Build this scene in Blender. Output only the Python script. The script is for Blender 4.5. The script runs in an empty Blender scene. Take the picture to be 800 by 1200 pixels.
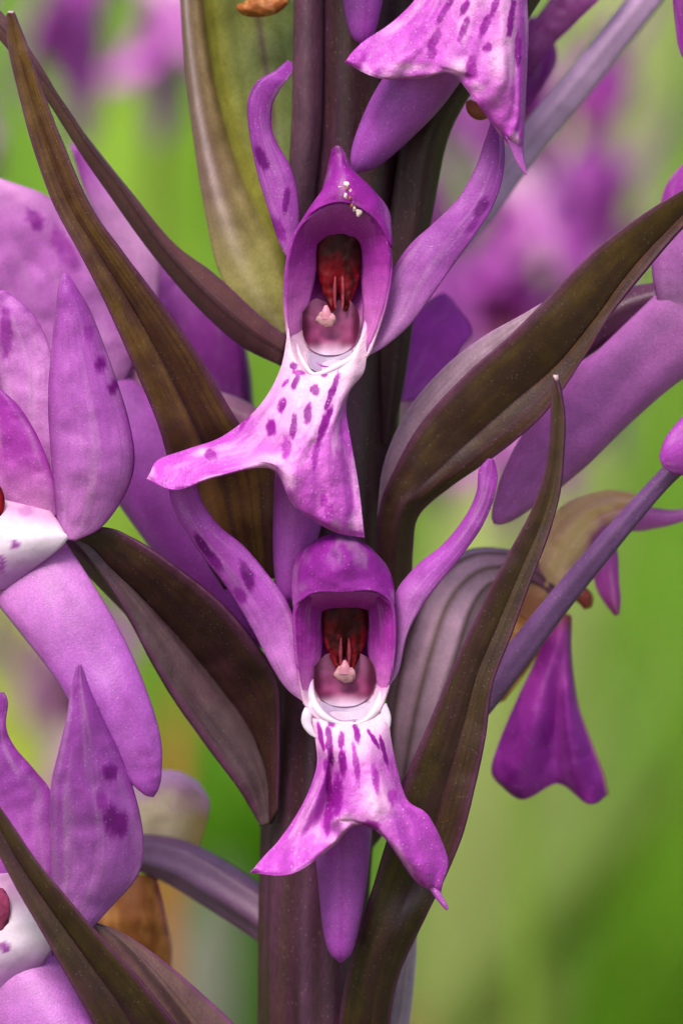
import bpy, math, random
import numpy as np
from mathutils import Matrix, Vector

# ------------------------------------------------------------------ camera, sky, sun, exposure
K = 4.0e-5                 # metres per reference unit (the flower spike is drawn at life size: 32 mm across)
DIST = 0.350               # lens to the plane of focus
PITCH = math.radians(7.0)  # the camera looks slightly down over the meadow
HEIGHT = 0.235             # height of the flowers above the ground
sc = bpy.context.scene
col = sc.collection
RX = Matrix.Rotation(-PITCH, 4, 'X')
CENTRE = Vector((0, 0, HEIGHT))

cam_d = bpy.data.cameras.new("camera")
cam = bpy.data.objects.new("camera", cam_d); col.objects.link(cam)
cam_d.sensor_fit = 'VERTICAL'; cam_d.sensor_height = 36.0
cam_d.lens = 36.0 * DIST / (1200 * K)
cam_d.clip_start = 0.005; cam_d.clip_end = 2000
cam.matrix_world = Matrix.Translation(CENTRE) @ RX @ Matrix.Translation((0, -DIST, 0)) @ Matrix.Rotation(math.radians(90), 4, 'X')
cam_d.dof.use_dof = True
cam_d.dof.focus_distance = DIST + 0.0006
cam_d.dof.aperture_fstop = cam_d.lens / 7.6
sc.camera = cam

SUN_EL, SUN_AZ = 58.0, 205.0     # degrees; azimuth measured from +Y clockwise (the sun stands high behind the camera, left)
w = bpy.data.worlds.new("World"); sc.world = w; w.use_nodes = True
nt = w.node_tree; bg = nt.nodes["Background"]
sky = nt.nodes.new("ShaderNodeTexSky"); sky.sky_type = 'NISHITA'; sky.sun_disc = False
sky.sun_elevation = math.radians(SUN_EL); sky.sun_rotation = math.radians(SUN_AZ)
sky.air_density = 1.0; sky.dust_density = 5.0; sky.ozone_density = 1.0
nt.links.new(sky.outputs[0], bg.inputs[0]); bg.inputs[1].default_value = 0.095
sd = bpy.data.lights.new("sun", 'SUN'); sun = bpy.data.objects.new("sun", sd); col.objects.link(sun)
sd.energy = 1.5; sd.angle = math.radians(22); sd.color = (1.0, 0.95, 0.87)
_e, _a = math.radians(SUN_EL), math.radians(SUN_AZ)
sun_dir = Vector((math.sin(_a) * math.cos(_e), math.cos(_a) * math.cos(_e), math.sin(_e)))
sun.rotation_euler = (-sun_dir).to_track_quat('-Z', 'Y').to_euler()
sc.view_settings.view_transform = 'Standard'; sc.view_settings.look = 'None'
sc.view_settings.exposure = 0.98; sc.view_settings.gamma = 1.0; sc.view_settings.use_curve_mapping = False
sc.cycles.use_denoising = True
sc.cycles.max_bounces = 10; sc.cycles.transmission_bounces = 8; sc.cycles.diffuse_bounces = 5

# ------------------------------------------------------------------ small maths
def S(r, g, b):
    f = lambda c: (c / 255 / 12.92) if c <= 10 else ((c / 255 + 0.055) / 1.055) ** 2.4
    return np.array([f(r), f(g), f(b)])
def mix(a, b, t):
    t = np.clip(np.asarray(t, float), 0, 1)[..., None]
    return np.asarray(a) * (1 - t) + np.asarray(b) * t
def smooth(a, b, x):
    t = np.clip((x - a) / (b - a), 0, 1); return t * t * (3 - 2 * t)
_rs = np.random.RandomState(7)
_LAT = _rs.rand(256, 256)
def noise(x, y, seed=0):
    x = np.asarray(x, float) + seed * 17.31; y = np.asarray(y, float) + seed * 9.77
    xi = np.floor(x).astype(int); yi = np.floor(y).astype(int)
    fx = x - xi; fy = y - yi
    fx = fx * fx * (3 - 2 * fx); fy = fy * fy * (3 - 2 * fy)
    g = lambda a, b: _LAT[a % 256, b % 256]
    return (g(xi, yi) * (1 - fx) + g(xi + 1, yi) * fx) * (1 - fy) + (g(xi, yi + 1) * (1 - fx) + g(xi + 1, yi + 1) * fx) * fy
def fbm(x, y, seed=0):
    return (noise(x, y, seed) * .55 + noise(x * 2.1, y * 2.1, seed + 3) * .3 + noise(x * 4.3, y * 4.3, seed + 5) * .15)
def spline_w(n, N):
    """Catmull-Rom weights: N samples over n control points."""
    M = np.zeros((N, n))
    if n == 1: M[:] = 1; return M
    for i, t in enumerate(np.linspace(0, n - 1, N)):
        k = min(int(t), n - 2); f = t - k
        b = [-.5 * f + f * f - .5 * f ** 3, 1 - 2.5 * f * f + 1.5 * f ** 3, .5 * f + 2 * f * f - 1.5 * f ** 3, -.5 * f * f + .5 * f ** 3]
        for q, wq in zip((k - 1, k, k + 1, k + 2), b):
            if q < 0: M[i, 0] += 2 * wq; M[i, 1] -= wq
            elif q > n - 1: M[i, n - 1] += 2 * wq; M[i, n - 2] -= wq
            else: M[i, q] += wq
    return M
DP = DIST / K
def to_world(P):
    """plant drawing units (x, y down, depth towards the viewer) -> metres in the plant's frame"""
    P = np.asarray(P, float); s = (DP - P[..., 2]) / DP
    return np.stack([(P[..., 0] - 400) * s * K, -P[..., 2] * K, (600 - P[..., 1]) * s * K], -1)

# ------------------------------------------------------------------ materials
def new_mat(name):
    m = bpy.data.materials.new(name); m.use_nodes = True
    n = m.node_tree.nodes; n.clear()
    return m, n, m.node_tree.links
def tissue_mat(name, rough=.5, spec=.35, transl=.3, cell=9000, cellamt=.18, bump=.25, speck=0.0, speck_scale=2500, sss=0.0, tint=(1, 1, 1), coat=0.0, blotch=0.0, stretch=(1, 1, 1)):
    m, n, l = new_mat(name)
    out = n.new("ShaderNodeOutputMaterial"); pr = n.new("ShaderNodeBsdfPrincipled")
    at = n.new("ShaderNodeAttribute"); at.attribute_name = "pigment"
    tc = n.new("ShaderNodeTexCoord"); mp = n.new("ShaderNodeMapping"); mp.inputs["Scale"].default_value = stretch
    l.new(tc.outputs["Object"], mp.inputs[0])
    no = n.new("ShaderNodeTexNoise"); no.inputs["Scale"].default_value = cell; no.inputs["Detail"].default_value = 3
    l.new(mp.outputs[0], no.inputs["Vector"])
    mr = n.new("ShaderNodeMapRange"); mr.inputs[1].default_value = .3; mr.inputs[2].default_value = .7
    mr.inputs[3].default_value = 1 - cellamt; mr.inputs[4].default_value = 1 + cellamt
    l.new(no.outputs[0], mr.inputs[0])
    mu = n.new("ShaderNodeVectorMath"); mu.operation = 'SCALE'
    l.new(at.outputs["Color"], mu.inputs[0]); l.new(mr.outputs[0], mu.inputs["Scale"])
    colour = mu.outputs[0]
    if blotch:
        n2 = n.new("ShaderNodeTexNoise"); n2.inputs["Scale"].default_value = 1400; n2.inputs["Detail"].default_value = 4
        l.new(mp.outputs[0], n2.inputs["Vector"])
        m2 = n.new("ShaderNodeMapRange"); m2.inputs[1].default_value = .35; m2.inputs[2].default_value = .65
        m2.inputs[3].default_value = 1 - blotch; m2.inputs[4].default_value = 1 + blotch
        l.new(n2.outputs[0], m2.inputs[0])
        s2 = n.new("ShaderNodeVectorMath"); s2.operation = 'SCALE'
        l.new(colour, s2.inputs[0]); l.new(m2.outputs[0], s2.inputs["Scale"]); colour = s2.outputs[0]
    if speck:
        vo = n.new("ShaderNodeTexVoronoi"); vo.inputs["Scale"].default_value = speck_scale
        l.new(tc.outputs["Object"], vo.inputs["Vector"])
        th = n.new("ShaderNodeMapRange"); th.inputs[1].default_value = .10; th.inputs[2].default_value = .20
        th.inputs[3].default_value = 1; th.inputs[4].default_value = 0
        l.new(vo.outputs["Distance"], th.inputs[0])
        # only some cells carry a pale dot: painted sparkle on flowers, papillae on bracts
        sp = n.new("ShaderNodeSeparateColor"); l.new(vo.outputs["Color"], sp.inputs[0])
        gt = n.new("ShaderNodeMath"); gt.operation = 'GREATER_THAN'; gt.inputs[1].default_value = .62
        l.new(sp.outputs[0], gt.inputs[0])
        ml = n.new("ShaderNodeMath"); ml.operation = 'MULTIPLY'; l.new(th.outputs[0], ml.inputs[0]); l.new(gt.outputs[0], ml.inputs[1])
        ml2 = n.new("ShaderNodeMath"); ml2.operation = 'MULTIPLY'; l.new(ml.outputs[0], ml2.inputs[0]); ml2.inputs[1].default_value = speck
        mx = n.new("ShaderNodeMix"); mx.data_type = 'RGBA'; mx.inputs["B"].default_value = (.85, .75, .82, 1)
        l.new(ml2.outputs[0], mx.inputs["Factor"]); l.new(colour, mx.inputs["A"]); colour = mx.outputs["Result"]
    l.new(colour, pr.inputs["Base Color"])
    pr.inputs["Roughness"].default_value = rough; pr.inputs["Specular IOR Level"].default_value = spec
    pr.inputs["Coat Weight"].default_value = coat; pr.inputs["Coat Roughness"].default_value = .2
    if sss:
        pr.inputs["Subsurface Weight"].default_value = sss
        pr.inputs["Subsurface Radius"].default_value = (1, .6, 1); pr.inputs["Subsurface Scale"].default_value = 3.5e-4
    bp = n.new("ShaderNodeBump"); bp.inputs["Strength"].default_value = bump; bp.inputs["Distance"].default_value = 4e-5
    nb = n.new("ShaderNodeTexNoise"); nb.inputs["Scale"].default_value = cell * 1.2; nb.inputs["Detail"].default_value = 2
    l.new(mp.outputs[0], nb.inputs["Vector"]); l.new(nb.outputs[0], bp.inputs["Height"]); l.new(bp.outputs[0], pr.inputs["Normal"])
    if transl:
        tr = n.new("ShaderNodeBsdfTranslucent"); l.new(colour, tr.inputs[0])
        ms = n.new("ShaderNodeMixShader"); ms.inputs[0].default_value = transl
        l.new(pr.outputs[0], ms.inputs[1]); l.new(tr.outputs[0], ms.inputs[2]); l.new(ms.outputs[0], out.inputs[0])
    else: l.new(pr.outputs[0], out.inputs[0])
    return m
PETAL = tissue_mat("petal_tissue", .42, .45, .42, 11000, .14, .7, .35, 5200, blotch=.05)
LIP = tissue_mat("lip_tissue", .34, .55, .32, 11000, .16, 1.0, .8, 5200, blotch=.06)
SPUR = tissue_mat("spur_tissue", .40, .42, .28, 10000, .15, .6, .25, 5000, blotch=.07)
WAX = tissue_mat("waxy_white_tissue", .4, .4, .2, 5000, .05, .2)
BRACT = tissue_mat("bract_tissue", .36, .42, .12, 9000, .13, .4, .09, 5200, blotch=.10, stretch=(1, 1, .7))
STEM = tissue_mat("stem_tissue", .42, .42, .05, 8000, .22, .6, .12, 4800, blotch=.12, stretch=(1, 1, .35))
GLOSS = tissue_mat("pollen_case", .5, .14, .2, 5000, .25, .3, 0, coat=.03, blotch=.2)
DRY = tissue_mat("dry_tissue", .55, .3, .12, 5000, .1, .6, 0, blotch=.06)
PAPER = tissue_mat("papery_tissue", .5, .3, .45, 7000, .08, .4, 0)
GRASS = tissue_mat("grass_blade_tissue", .5, .3, .4, 600, .15, .1)

# ------------------------------------------------------------------ mesh builders
def make_obj(name, V, F, C, mat, parent, thick=0, loc=None):
    me = bpy.data.meshes.new(name)
    me.from_pydata([tuple(v) for v in V], [], F)
    a = me.color_attributes.new("pigment", 'FLOAT_COLOR', 'POINT')
    buf = np.ones((len(V), 4), np.float32); buf[:, :3] = np.clip(C, 0, 1); a.data.foreach_set("color", buf.ravel())
    me.polygons.foreach_set("use_smooth", np.ones(len(F), bool)); me.materials.append(mat)
    o = bpy.data.objects.new(name, me); col.objects.link(o)
    if parent: o.parent = parent
    if thick:
        md = o.modifiers.new("thickness", 'SOLIDIFY'); md.thickness = thick * K; md.offset = 0
    return o
def grid_faces(nv, nu, wrap=False, base=0):
    F = []
    for i in range(nv - 1):
        for j in range(nu if wrap else nu - 1):
            j2 = (j + 1) % nu
            F.append((base + i * nu + j, base + i * nu + j2, base + (i + 1) * nu + j2, base + (i + 1) * nu + j))
    return F
class Geo:
    """collects surfaces that belong to one part"""
    def __init__(s): s.V, s.F, s.C, s.n = [], [], [], 0
    def add(s, P, F, C):
        s.V.append(to_world(P)); s.C.append(C); s.F += [tuple(q + s.n for q in f) for f in F]; s.n += len(P)
    def grid(s, P, cf, wrap=False, wob=0, wobs=.03, seed=1, pleat=0, pf=4):
        nv, nu = P.shape[:2]
        u, v = np.meshgrid(np.linspace(0, 1, nu, endpoint=not wrap), np.linspace(0, 1, nv))
        P = P.copy()
        if wob: P[..., 2] += (fbm(P[..., 0] * wobs, P[..., 1] * wobs, seed) - .5) * 2 * wob
        if pleat: P[..., 2] += pleat * np.sin(2 * np.pi * pf * (u + .06 * noise(v * 3, u * 2, seed)) + seed) * v ** .8 + .5 * pleat * np.sin(2 * np.pi * pf * 2.7 * u + 2 * seed) * v ** 2
        C = cf(u, v, P[..., 0], P[..., 1])
        s.add(P.reshape(-1, 3), grid_faces(nv, nu, wrap), C.reshape(-1, 3))
        return s
    def patch(s, rows, cf, nu=50, nv=60, **k):
        R = np.array(rows, float)
        Wv, Wu = spline_w(R.shape[0], nv), spline_w(R.shape[1], nu)
        return s.grid(np.einsum('ai,bj,ijk->abk', Wv, Wu, R), cf, **k)
    def strip(s, rows, cf, nu=28, nv=70, bow=0, **k):
        """rows: (xl,yl,xr,yr, dl,dm,dr)"""
        R = np.array(rows, float) @ np.eye(7); R = spline_w(len(rows), nv) @ R
        t = np.linspace(0, 1, nu)[None, :]
        P = np.zeros((nv, nu, 3))
        P[..., 0] = R[:, 0:1] * (1 - t) + R[:, 2:3] * t; P[..., 1] = R[:, 1:2] * (1 - t) + R[:, 3:4] * t
        dl, dm, dr = R[:, 4:5], R[:, 5:6], R[:, 6:7]; dm = (dl + dr) / 2 + (dm - (dl + dr) / 2) * .5
        P[..., 2] = dl * (1 - t) * (1 - 2 * t) + 4 * dm * t * (1 - t) + dr * t * (2 * t - 1)
        return s.grid(P, cf, **k)
    def fold(s, rows, cf, nu=36, nv=90, bow=.12, **k):
        """rows: (xl,yl, xf,yf, xr,yr, dl,df,dr): a blade creased along f, each half bowed"""
        R = spline_w(len(rows), nv) @ np.array(rows, float)
        t = np.linspace(0, 2, nu)[None, :]; a = np.clip(t, 0, 1); b = np.clip(t - 1, 0, 1)
        P = np.zeros((nv, nu, 3))
        for ax, (i0, i1, i2) in enumerate(((0, 2, 4), (1, 3, 5), (6, 7, 8))):
            L, Fo, Rr = R[:, i0:i0 + 1], R[:, i1:i1 + 1], R[:, i2:i2 + 1]
            P[..., ax] = L + (Fo - L) * a + (Rr - Fo) * b
        wl = np.hypot(R[:, 0] - R[:, 2], R[:, 1] - R[:, 3])[:, None]; wr = np.hypot(R[:, 4] - R[:, 2], R[:, 5] - R[:, 3])[:, None]
        P[..., 2] += bow * (wl * 4 * a * (1 - a) + wr * 4 * b * (1 - b))
        return s.grid(P, cf, **k)
    def tube(s, spine, cf, nu=32, nv=60, ribs=0, rib=.0, flat=1.0, cap=True, twist=0, **k):
        """spine: (x,y,d,r)"""
        R = spline_w(len(spine), nv) @ np.array(spine, float)
        T = np.gradient(R[:, :3], axis=0); T /= np.linalg.norm(T, axis=1)[:, None] + 1e-9
        ref = np.array([0, 0, 1.0]); A = np.cross(T, ref); A /= np.linalg.norm(A, axis=1)[:, None] + 1e-9; B = np.cross(A, T)
        th = np.linspace(0, 2 * np.pi, nu, endpoint=False)
        rr = np.maximum(R[:, 3:4], .2) * (1 + rib * np.cos(ribs * th[None, :] + twist * np.linspace(0, 1, nv)[:, None]))
        P = R[:, None, :3] + rr[..., None] * (np.cos(th)[None, :, None] * A[:, None, :] + flat * np.sin(th)[None, :, None] * B[:, None, :])
        return s.grid(P, cf, wrap=True, **k)
    def bowl(s, outline, centre, cf, prof=.6, nr=26, nt=96, floor=.0, **k):
        """outline: closed ring (x,y,d); centre (x,y,d)"""
        O = np.array(list(outline) + [outline[0]], float)
        O = spline_w(len(O), nt + 1)[:nt] @ O; c = np.array(centre, float)
        v = np.linspace(0, 1, nr)[:, None]
        P = np.zeros((nr, nt, 3))
        g = v * .999
        P[..., :2] = O[None, :, :2] * (1 - g[..., None]) + c[:2] * g[..., None]
        P[..., 2] = O[None, :, 2] + (c[2] - O[None, :, 2]) * np.sin(np.clip(g / prof, 0, 1) * np.pi / 2)
        return s.grid(P, cf, wrap=True, **k)
    def blob(s, x, y, d, rx, ry, rd, cf, ang=0, n=20, lump=0, seed=3):
        th = np.linspace(0, 2 * np.pi, n, endpoint=False); ph = np.linspace(.02, np.pi - .02, n)
        a = math.radians(ang)
        st = np.sin(ph)[:, None]; X = st * np.cos(th); Y = np.cos(ph)[:, None] * np.ones(n); Z = st * np.sin(th)
        if lump:
            m = 1 + lump * (fbm(X * 2 + 5, Y * 2 + Z * 2 + 9, seed) - .5) * 2; X, Y, Z = X * m, Y * m, Z * m
        X, Y = X * rx, Y * ry
        P = np.stack([x + X * math.cos(a) - Y * math.sin(a), y + X * math.sin(a) + Y * math.cos(a), d + Z * rd], -1)
        return s.grid(P, cf, wrap=True)
    def done(s, name, mat, parent, thick=0):
        C = np.concatenate(s.C)
        if mat in (PETAL, LIP, SPUR): C = np.clip(C, 0, 1) ** .9 * np.array([1.10, .84, .98])
        return make_obj(name, np.concatenate(s.V), s.F, C, mat, parent, thick * (.3 if mat is LIP else .5 if mat is PETAL else .8))

# ------------------------------------------------------------------ pigments
WHITE = S(238, 228, 240); PALE = S(208, 150, 220); LILAC = S(186, 100, 205); MAG = S(168, 48, 186); DEEP = S(138, 22, 152); SPOT = S(100, 0, 118)
def spots_on(C, X, Y, spots, colr=SPOT):
    for (sx, sy, rx, ry, ang, st) in spots:
        a = math.radians(ang); dx, dy = X - sx, Y - sy
        p = (dx * math.cos(a) + dy * math.sin(a)) / (rx * 1.08); q = (-dx * math.sin(a) + dy * math.cos(a)) / (ry * 1.2)
        wob = (fbm(X * .12, Y * .12, 4) - .5) * .6 + (fbm(X * .41 + Y * .17, Y * .16 - X * .07, 6) - .5) * .45
        t = (st * (1 - smooth(.6, 1.05, np.sqrt(p * p + q * q) + wob)))[..., None]
        C = np.exp(np.log(np.maximum(C, 1e-4)) * (1 - t) + np.log(np.maximum(colr, 2e-3)) * t)      # pigment soaks in: multiply, not cover
    return C
def pet(c0, c1, c2, edge=DEEP, ea=.4, veins=.5, nv=8, spots=(), seed=1, na=.17):
    def f(u, v, X, Y):
        C = mix(mix(c0, c1, smooth(0, .5, v)), c2, smooth(.5, 1, v))
        e = np.abs(u - .5) * 2
        C = mix(C, edge, ea * smooth(.72, 1, e))
        wv = fbm(v * 4, u * 3, seed) * .12
        ve = np.maximum(0, np.cos((u + wv * .5) * nv * 2 * np.pi)) ** 10 * (.3 + .7 * smooth(.3, .6, fbm(u * 7, v * 6, seed + 1)))
        C = mix(C, C * .62, veins * ve)
        n = fbm(X * .02, Y * .02, seed); C = C * (1 + na * (n[..., None] - .5) * 2)
        C = mix(C, mix(C, WHITE, .3), .6 * smooth(.5, .85, fbm(u * 9 + seed, v * 3, seed + 8)))
        return spots_on(C, X, Y, spots)
    return f
def tubecol(c0, c1, c2, seed=2, stripe=.3, stripes=4, na=.25, dark=DEEP):
    def f(u, v, X, Y):
        C = mix(mix(c0, c1, smooth(0, .5, v)), c2, smooth(.5, 1, v))
        st = np.maximum(0, np.cos(u * stripes * 2 * np.pi)) ** 6
        C = mix(C, dark, stripe * st)
        return C * (1 + na * (fbm(X * .04, Y * .04, seed)[..., None] - .5) * 2)
    return f
def lip_rows(rows, roll=5, ripple=6):
    R = np.array(rows, float)
    edge = R[-2] + (R[-1] - R[-2]) * .72; edge[:, 2] = edge[:, 2] + 3
    last = R[-1].copy(); last[:, 2] -= roll * .6
    last[:, 2] += ripple * np.sin(np.arange(len(last)) * 2.1)
    return np.concatenate([R[:-1], edge[None], last[None]])
def flat(c, na=.15, seed=2):
    return lambda u, v, X, Y: np.asarray(c) * (1 + na * (fbm(X * .06, Y * .06, seed)[..., None] - .5) * 2)
BROWN = S(84, 52, 40); OLIVE = S(110, 88, 42); BDARK = S(52, 26, 34); BEDGE = S(92, 42, 78); SBROWN = S(60, 30, 40)
def bractcol(brown=BROWN, olive=OLIVE, dark=BDARK, edge=BEDGE, seed=1, oa=.6, tip=None, foldline=.5, left=None, right=None, fw=.05, lat=.3):
    def f(u, v, X, Y):
        n = fbm(u * 9 + seed, v * 5, seed); n2 = fbm(X * .05, Y * .05, seed + 4)
        C = mix(brown, olive, oa * smooth(.35, .75, n * .6 + n2 * .4 + .15 * v))
        if left is not None: C = mix(C, left * (.55 + .9 * fbm(u * 16, v * 4, seed + 2))[..., None], (1 - smooth(foldline - .03, foldline + .01, u)) * .9)
        if right is not None: C = mix(C, right, smooth(foldline - .01, foldline + .03, u) * .85)
        C = mix(C, S(82, 36, 62), .3 * smooth(.5, .75, fbm(u * 6 + 3, v * 7, seed + 11)))
        vein = np.maximum(0, np.cos((u + .008 * noise(v * 8, u * 3, seed)) * 11 * 2 * np.pi)) ** 8
        C = mix(C, dark, min(1, lat * 1.9) * vein)
        C = mix(C, dark, .8 * np.exp(-((u - foldline) / fw) ** 2))
        e = np.abs(u - .5) * 2
        C = mix(C, edge, .8 * smooth(.78, .97, e))
        if tip is not None: C = mix(C, tip, smooth(.975, .995, v))
        return C
    return f

# ------------------------------------------------------------------ the orchid in focus
PLANT_BASE = Vector((CENTRE.x - 0.0014, CENTRE.y + 0.036, 0))
def tag(o, label, cat, group=None, kind=None):
    if label: o["label"] = label
    if cat: o["category"] = cat
    if group: o["group"] = group
    if kind: o["kind"] = kind
    return o
plant = bpy.data.objects.new("orchid_plant", None); col.objects.link(plant)
plant.location = PLANT_BASE; plant.rotation_euler = (-PITCH, 0, 0); plant.empty_display_size = .01
OFF = RX.to_3x3().inverted() @ (CENTRE - PLANT_BASE)       # centre of the drawing in the plant's frame
def part(o, name=None):
    o.parent = plant; o.location = OFF; return o
def flower():
    e = bpy.data.objects.new("flower", None); col.objects.link(e); e.parent = plant; e.location = OFF; e.empty_display_size = .004
    return e

# stem, down to the ground
base_local = np.array(RX.to_3x3().inverted() @ (PLANT_BASE - CENTRE)) / K
bx, by, bd = base_local[0] + 400, 600 - base_local[2], -base_local[1]
def stemcol(u, v, X, Y):
    n = fbm(u * 14, Y * .004, 3)
    C = mix(SBROWN, S(64, 42, 34), .7 * smooth(.4, .7, n)); C = mix(C, S(84, 42, 74), .7 * smooth(.42, .7, fbm(u * 18 + 4, Y * .003, 9)))
    st = np.maximum(0, np.cos(u * 9 * 2 * np.pi + 1)) ** 8; C = mix(C, S(34, 18, 18), .5 * st)
    C = mix(C, S(96, 104, 52), smooth(1400, 3500, Y))
    return C * (1 + .3 * (fbm(X * .06, Y * .02, 5)[..., None] - .5) * 2)
g = Geo(); g.tube([(bx, by + 30, bd, 95), (bx - 10, by - 1500, bd + 250, 85), (362, 2400, -250, 72), (364, 1600, -195, 64), (365, 1200, -190, 62), (374, 950, -190, 66),
                   (390, 700, -190, 68), (400, 470, -190, 69), (411, 250, -190, 72), (422, 0, -190, 75), (432, -250, -190, 66), (436, -600, -190, 40), (438, -800, -190, 6)], stemcol, nu=72, nv=240, ribs=9, rib=.035)
part(g.done("stem", STEM, plant))

# ---- flower, upper middle -------------------------------------------------
f1 = flower()
def hoodcol(cy, top, seed=1):
    def f(u, v, X, Y):
        C = mix(mix(S(190, 84, 204), S(172, 50, 180), smooth(0, .3, v)), S(128, 16, 110), smooth(.4, .8, v))
        low = smooth(cy - 55, cy + 5, Y); C = mix(C, mix(S(214, 150, 214), WHITE, smooth(cy - 20, cy + 20, Y)), low * (1 - .45 * smooth(.2, .8, v)))
        C = mix(C, S(120, 20, 130), .4 * (1 - smooth(0, .03, v)) * (1 - low))
        return C * (1 + .2 * (fbm(X * .05, Y * .03, seed)[..., None] - .5) * 2)
    return f
g = Geo(); g.bowl([(337, 396, 2), (333, 350, 4), (337, 300, 8), (350, 266, 12), (372, 247, 18), (400, 238, 22), (431, 250, 16), (452, 276, 8), (459, 312, 2), (453, 355, 2), (441, 392, 2), (428, 420, 4), (402, 437, 6), (366, 442, 6), (347, 425, 4)],
              (396, 330, -62), hoodcol(385, 240), prof=1.0)
g.done("hood", PETAL, f1, 6)
g = Geo(); g.patch([[(342, 285, 6), (366, 249, 18), (402, 237, 27), (437, 255, 18), (459, 290, 4)],
                    [(352, 262, 0), (373, 234, 16), (404, 224, 28), (435, 238, 16), (458, 270, -4)],
                    [(372, 240, -10), (385, 214, 12), (404, 206, 21), (428, 216, 8), (452, 242, -14)],
                    [(382, 210, -12), (389, 199, 4), (400, 194, 11), (409, 198, 3), (420, 209, -12)],
                    [(386, 190, -6), (392, 183, 3), (398, 180, 6), (404, 184, 3), (409, 192, -5)],
                    [(389, 175, 2), (392, 172, 5), (395, 171, 6), (398, 172, 5), (401, 176, 2)]],
                   pet(S(160, 36, 172), S(150, 30, 166), S(140, 28, 150), seed=4, ea=.3), wob=3, wobs=.05)
g.done("dorsal_sepal", PETAL, f1, 6)
g = Geo()
g.strip([(337, 301, 339, 301, -40, -38, -40), (328, 285, 349, 262, -40, -30, -42), (316, 248, 347, 222, -40, -24, -42), (303, 205, 338, 193, -42, -26, -40), (294, 160, 320, 160, -40, -24, -36), (291, 122, 318, 128, -36, -20, -26), (301, 97, 327, 106, -26, -12, -16), (322, 84, 338, 92, -14, -6, -6), (333, 75, 343, 82, -8, -3, -4), (338, 71, 341, 73, -6, -3, -5)],
        pet(LILAC, S(165, 70, 190), S(150, 50, 175), spots=[(307, 186, 6, 16, -18, .85), (335, 236, 4, 14, 8, .7), (326, 268, 7, 18, -25, .5)], seed=6), wob=3)
g.done("lateral_sepal", PETAL, f1, 6)
g = Geo()
g.strip([(428, 414, 430, 417, -10, -9, -10), (436, 400, 452, 404, -20, -8, -16), (446, 366, 480, 380, -28, -10, -20), (458, 322, 505, 347, -30, -12, -22), (480, 288, 530, 311, -28, -10, -20), (508, 262, 556, 275, -24, -10, -18), (536, 234, 576, 243, -24, -14, -22), (556, 200, 588, 208, -30, -22, -30), (568, 166, 590, 172, -40, -34, -40), (576, 140, 582, 138, -50, -46, -50), (578, 120, 579, 120, -55, -54, -55)],
        pet(PALE, S(172, 84, 196), S(140, 44, 158), spots=[(563, 244, 7, 13, 30, .9), (555, 262, 5, 14, 40, .35)], seed=8), wob=4)
g.done("lateral_sepal", PETAL, f1, 6)
def lipcol(white_v, spots, seed=1, lines=(), bright=()):
    def f(u, v, X, Y):
        C = mix(WHITE, S(236, 196, 242), smooth(.04, white_v * .6, v)); C = mix(C, S(212, 112, 224), smooth(white_v * .5, white_v, v)); C = mix(C, S(202, 92, 216), smooth(white_v, .95, v))
        C = mix(C, S(190, 70, 206), .6 * smooth(.45, .95, np.abs(u - .5) * 2) * smooth(.12, .4, v))
        n = fbm(u * 13 + seed, v * 4, seed); C = mix(C, S(178, 50, 198), .5 * smooth(.46, .72, n) * smooth(.12, .4, v))
        n = fbm(u * 10 + seed, v * 5, seed + 7); C = mix(C, S(244, 206, 250), .6 * smooth(.50, .76, n) * smooth(.05, .3, v))
        ve = np.maximum(0, np.cos((u + .03 * noise(v * 4, u * 3, 2)) * 11 * 2 * np.pi)) ** 6; C = mix(C, S(160, 40, 180), .22 * ve * smooth(.15, .4, v))
        for (bx_, by_, rx, ry, st) in bright: C = mix(C, S(248, 220, 250), st * np.exp(-((X - bx_) / rx) ** 2 - ((Y - by_) / ry) ** 2))  # pale highlights of the lip's folds and ridges, painted into its colour
        return spots_on(C, X, Y, spots, S(126, 4, 140))
    return f
g = Geo()
L1 = [[(338, 385, 4), (343, 412, 8), (353, 432, 12), (367, 440, 14), (392, 435, 14), (414, 418, 10), (429, 385, 4)],
      [(329, 432, 0), (337, 444, 14), (350, 455, 24), (367, 462, 28), (388, 458, 26), (407, 448, 18), (427, 432, 4)],
      [(304, 476, -8), (320, 486, 18), (338, 494, 34), (358, 500, 40), (378, 496, 38), (395, 482, 28), (410, 456, 4)],
      [(262, 511, -20), (287, 521, 4), (311, 528, 26), (336, 532, 44), (362, 530, 46), (387, 512, 36), (405, 480, 6)],
      [(222, 526, -14), (250, 537, 6), (281, 545, 24), (317, 541, 50), (356, 558, 50), (390, 548, 40), (411, 518, 12)],
      [(186, 539, -2), (222, 551, 14), (262, 552, 30), (318, 543, 50), (352, 582, 46), (394, 590, 38), (420, 570, 16)],
      [(172, 561, 12), (206, 574, 28), (256, 558, 36), (318, 549, 40), (345, 592, 36), (390, 622, 30), (427, 630, 20)]]
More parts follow.
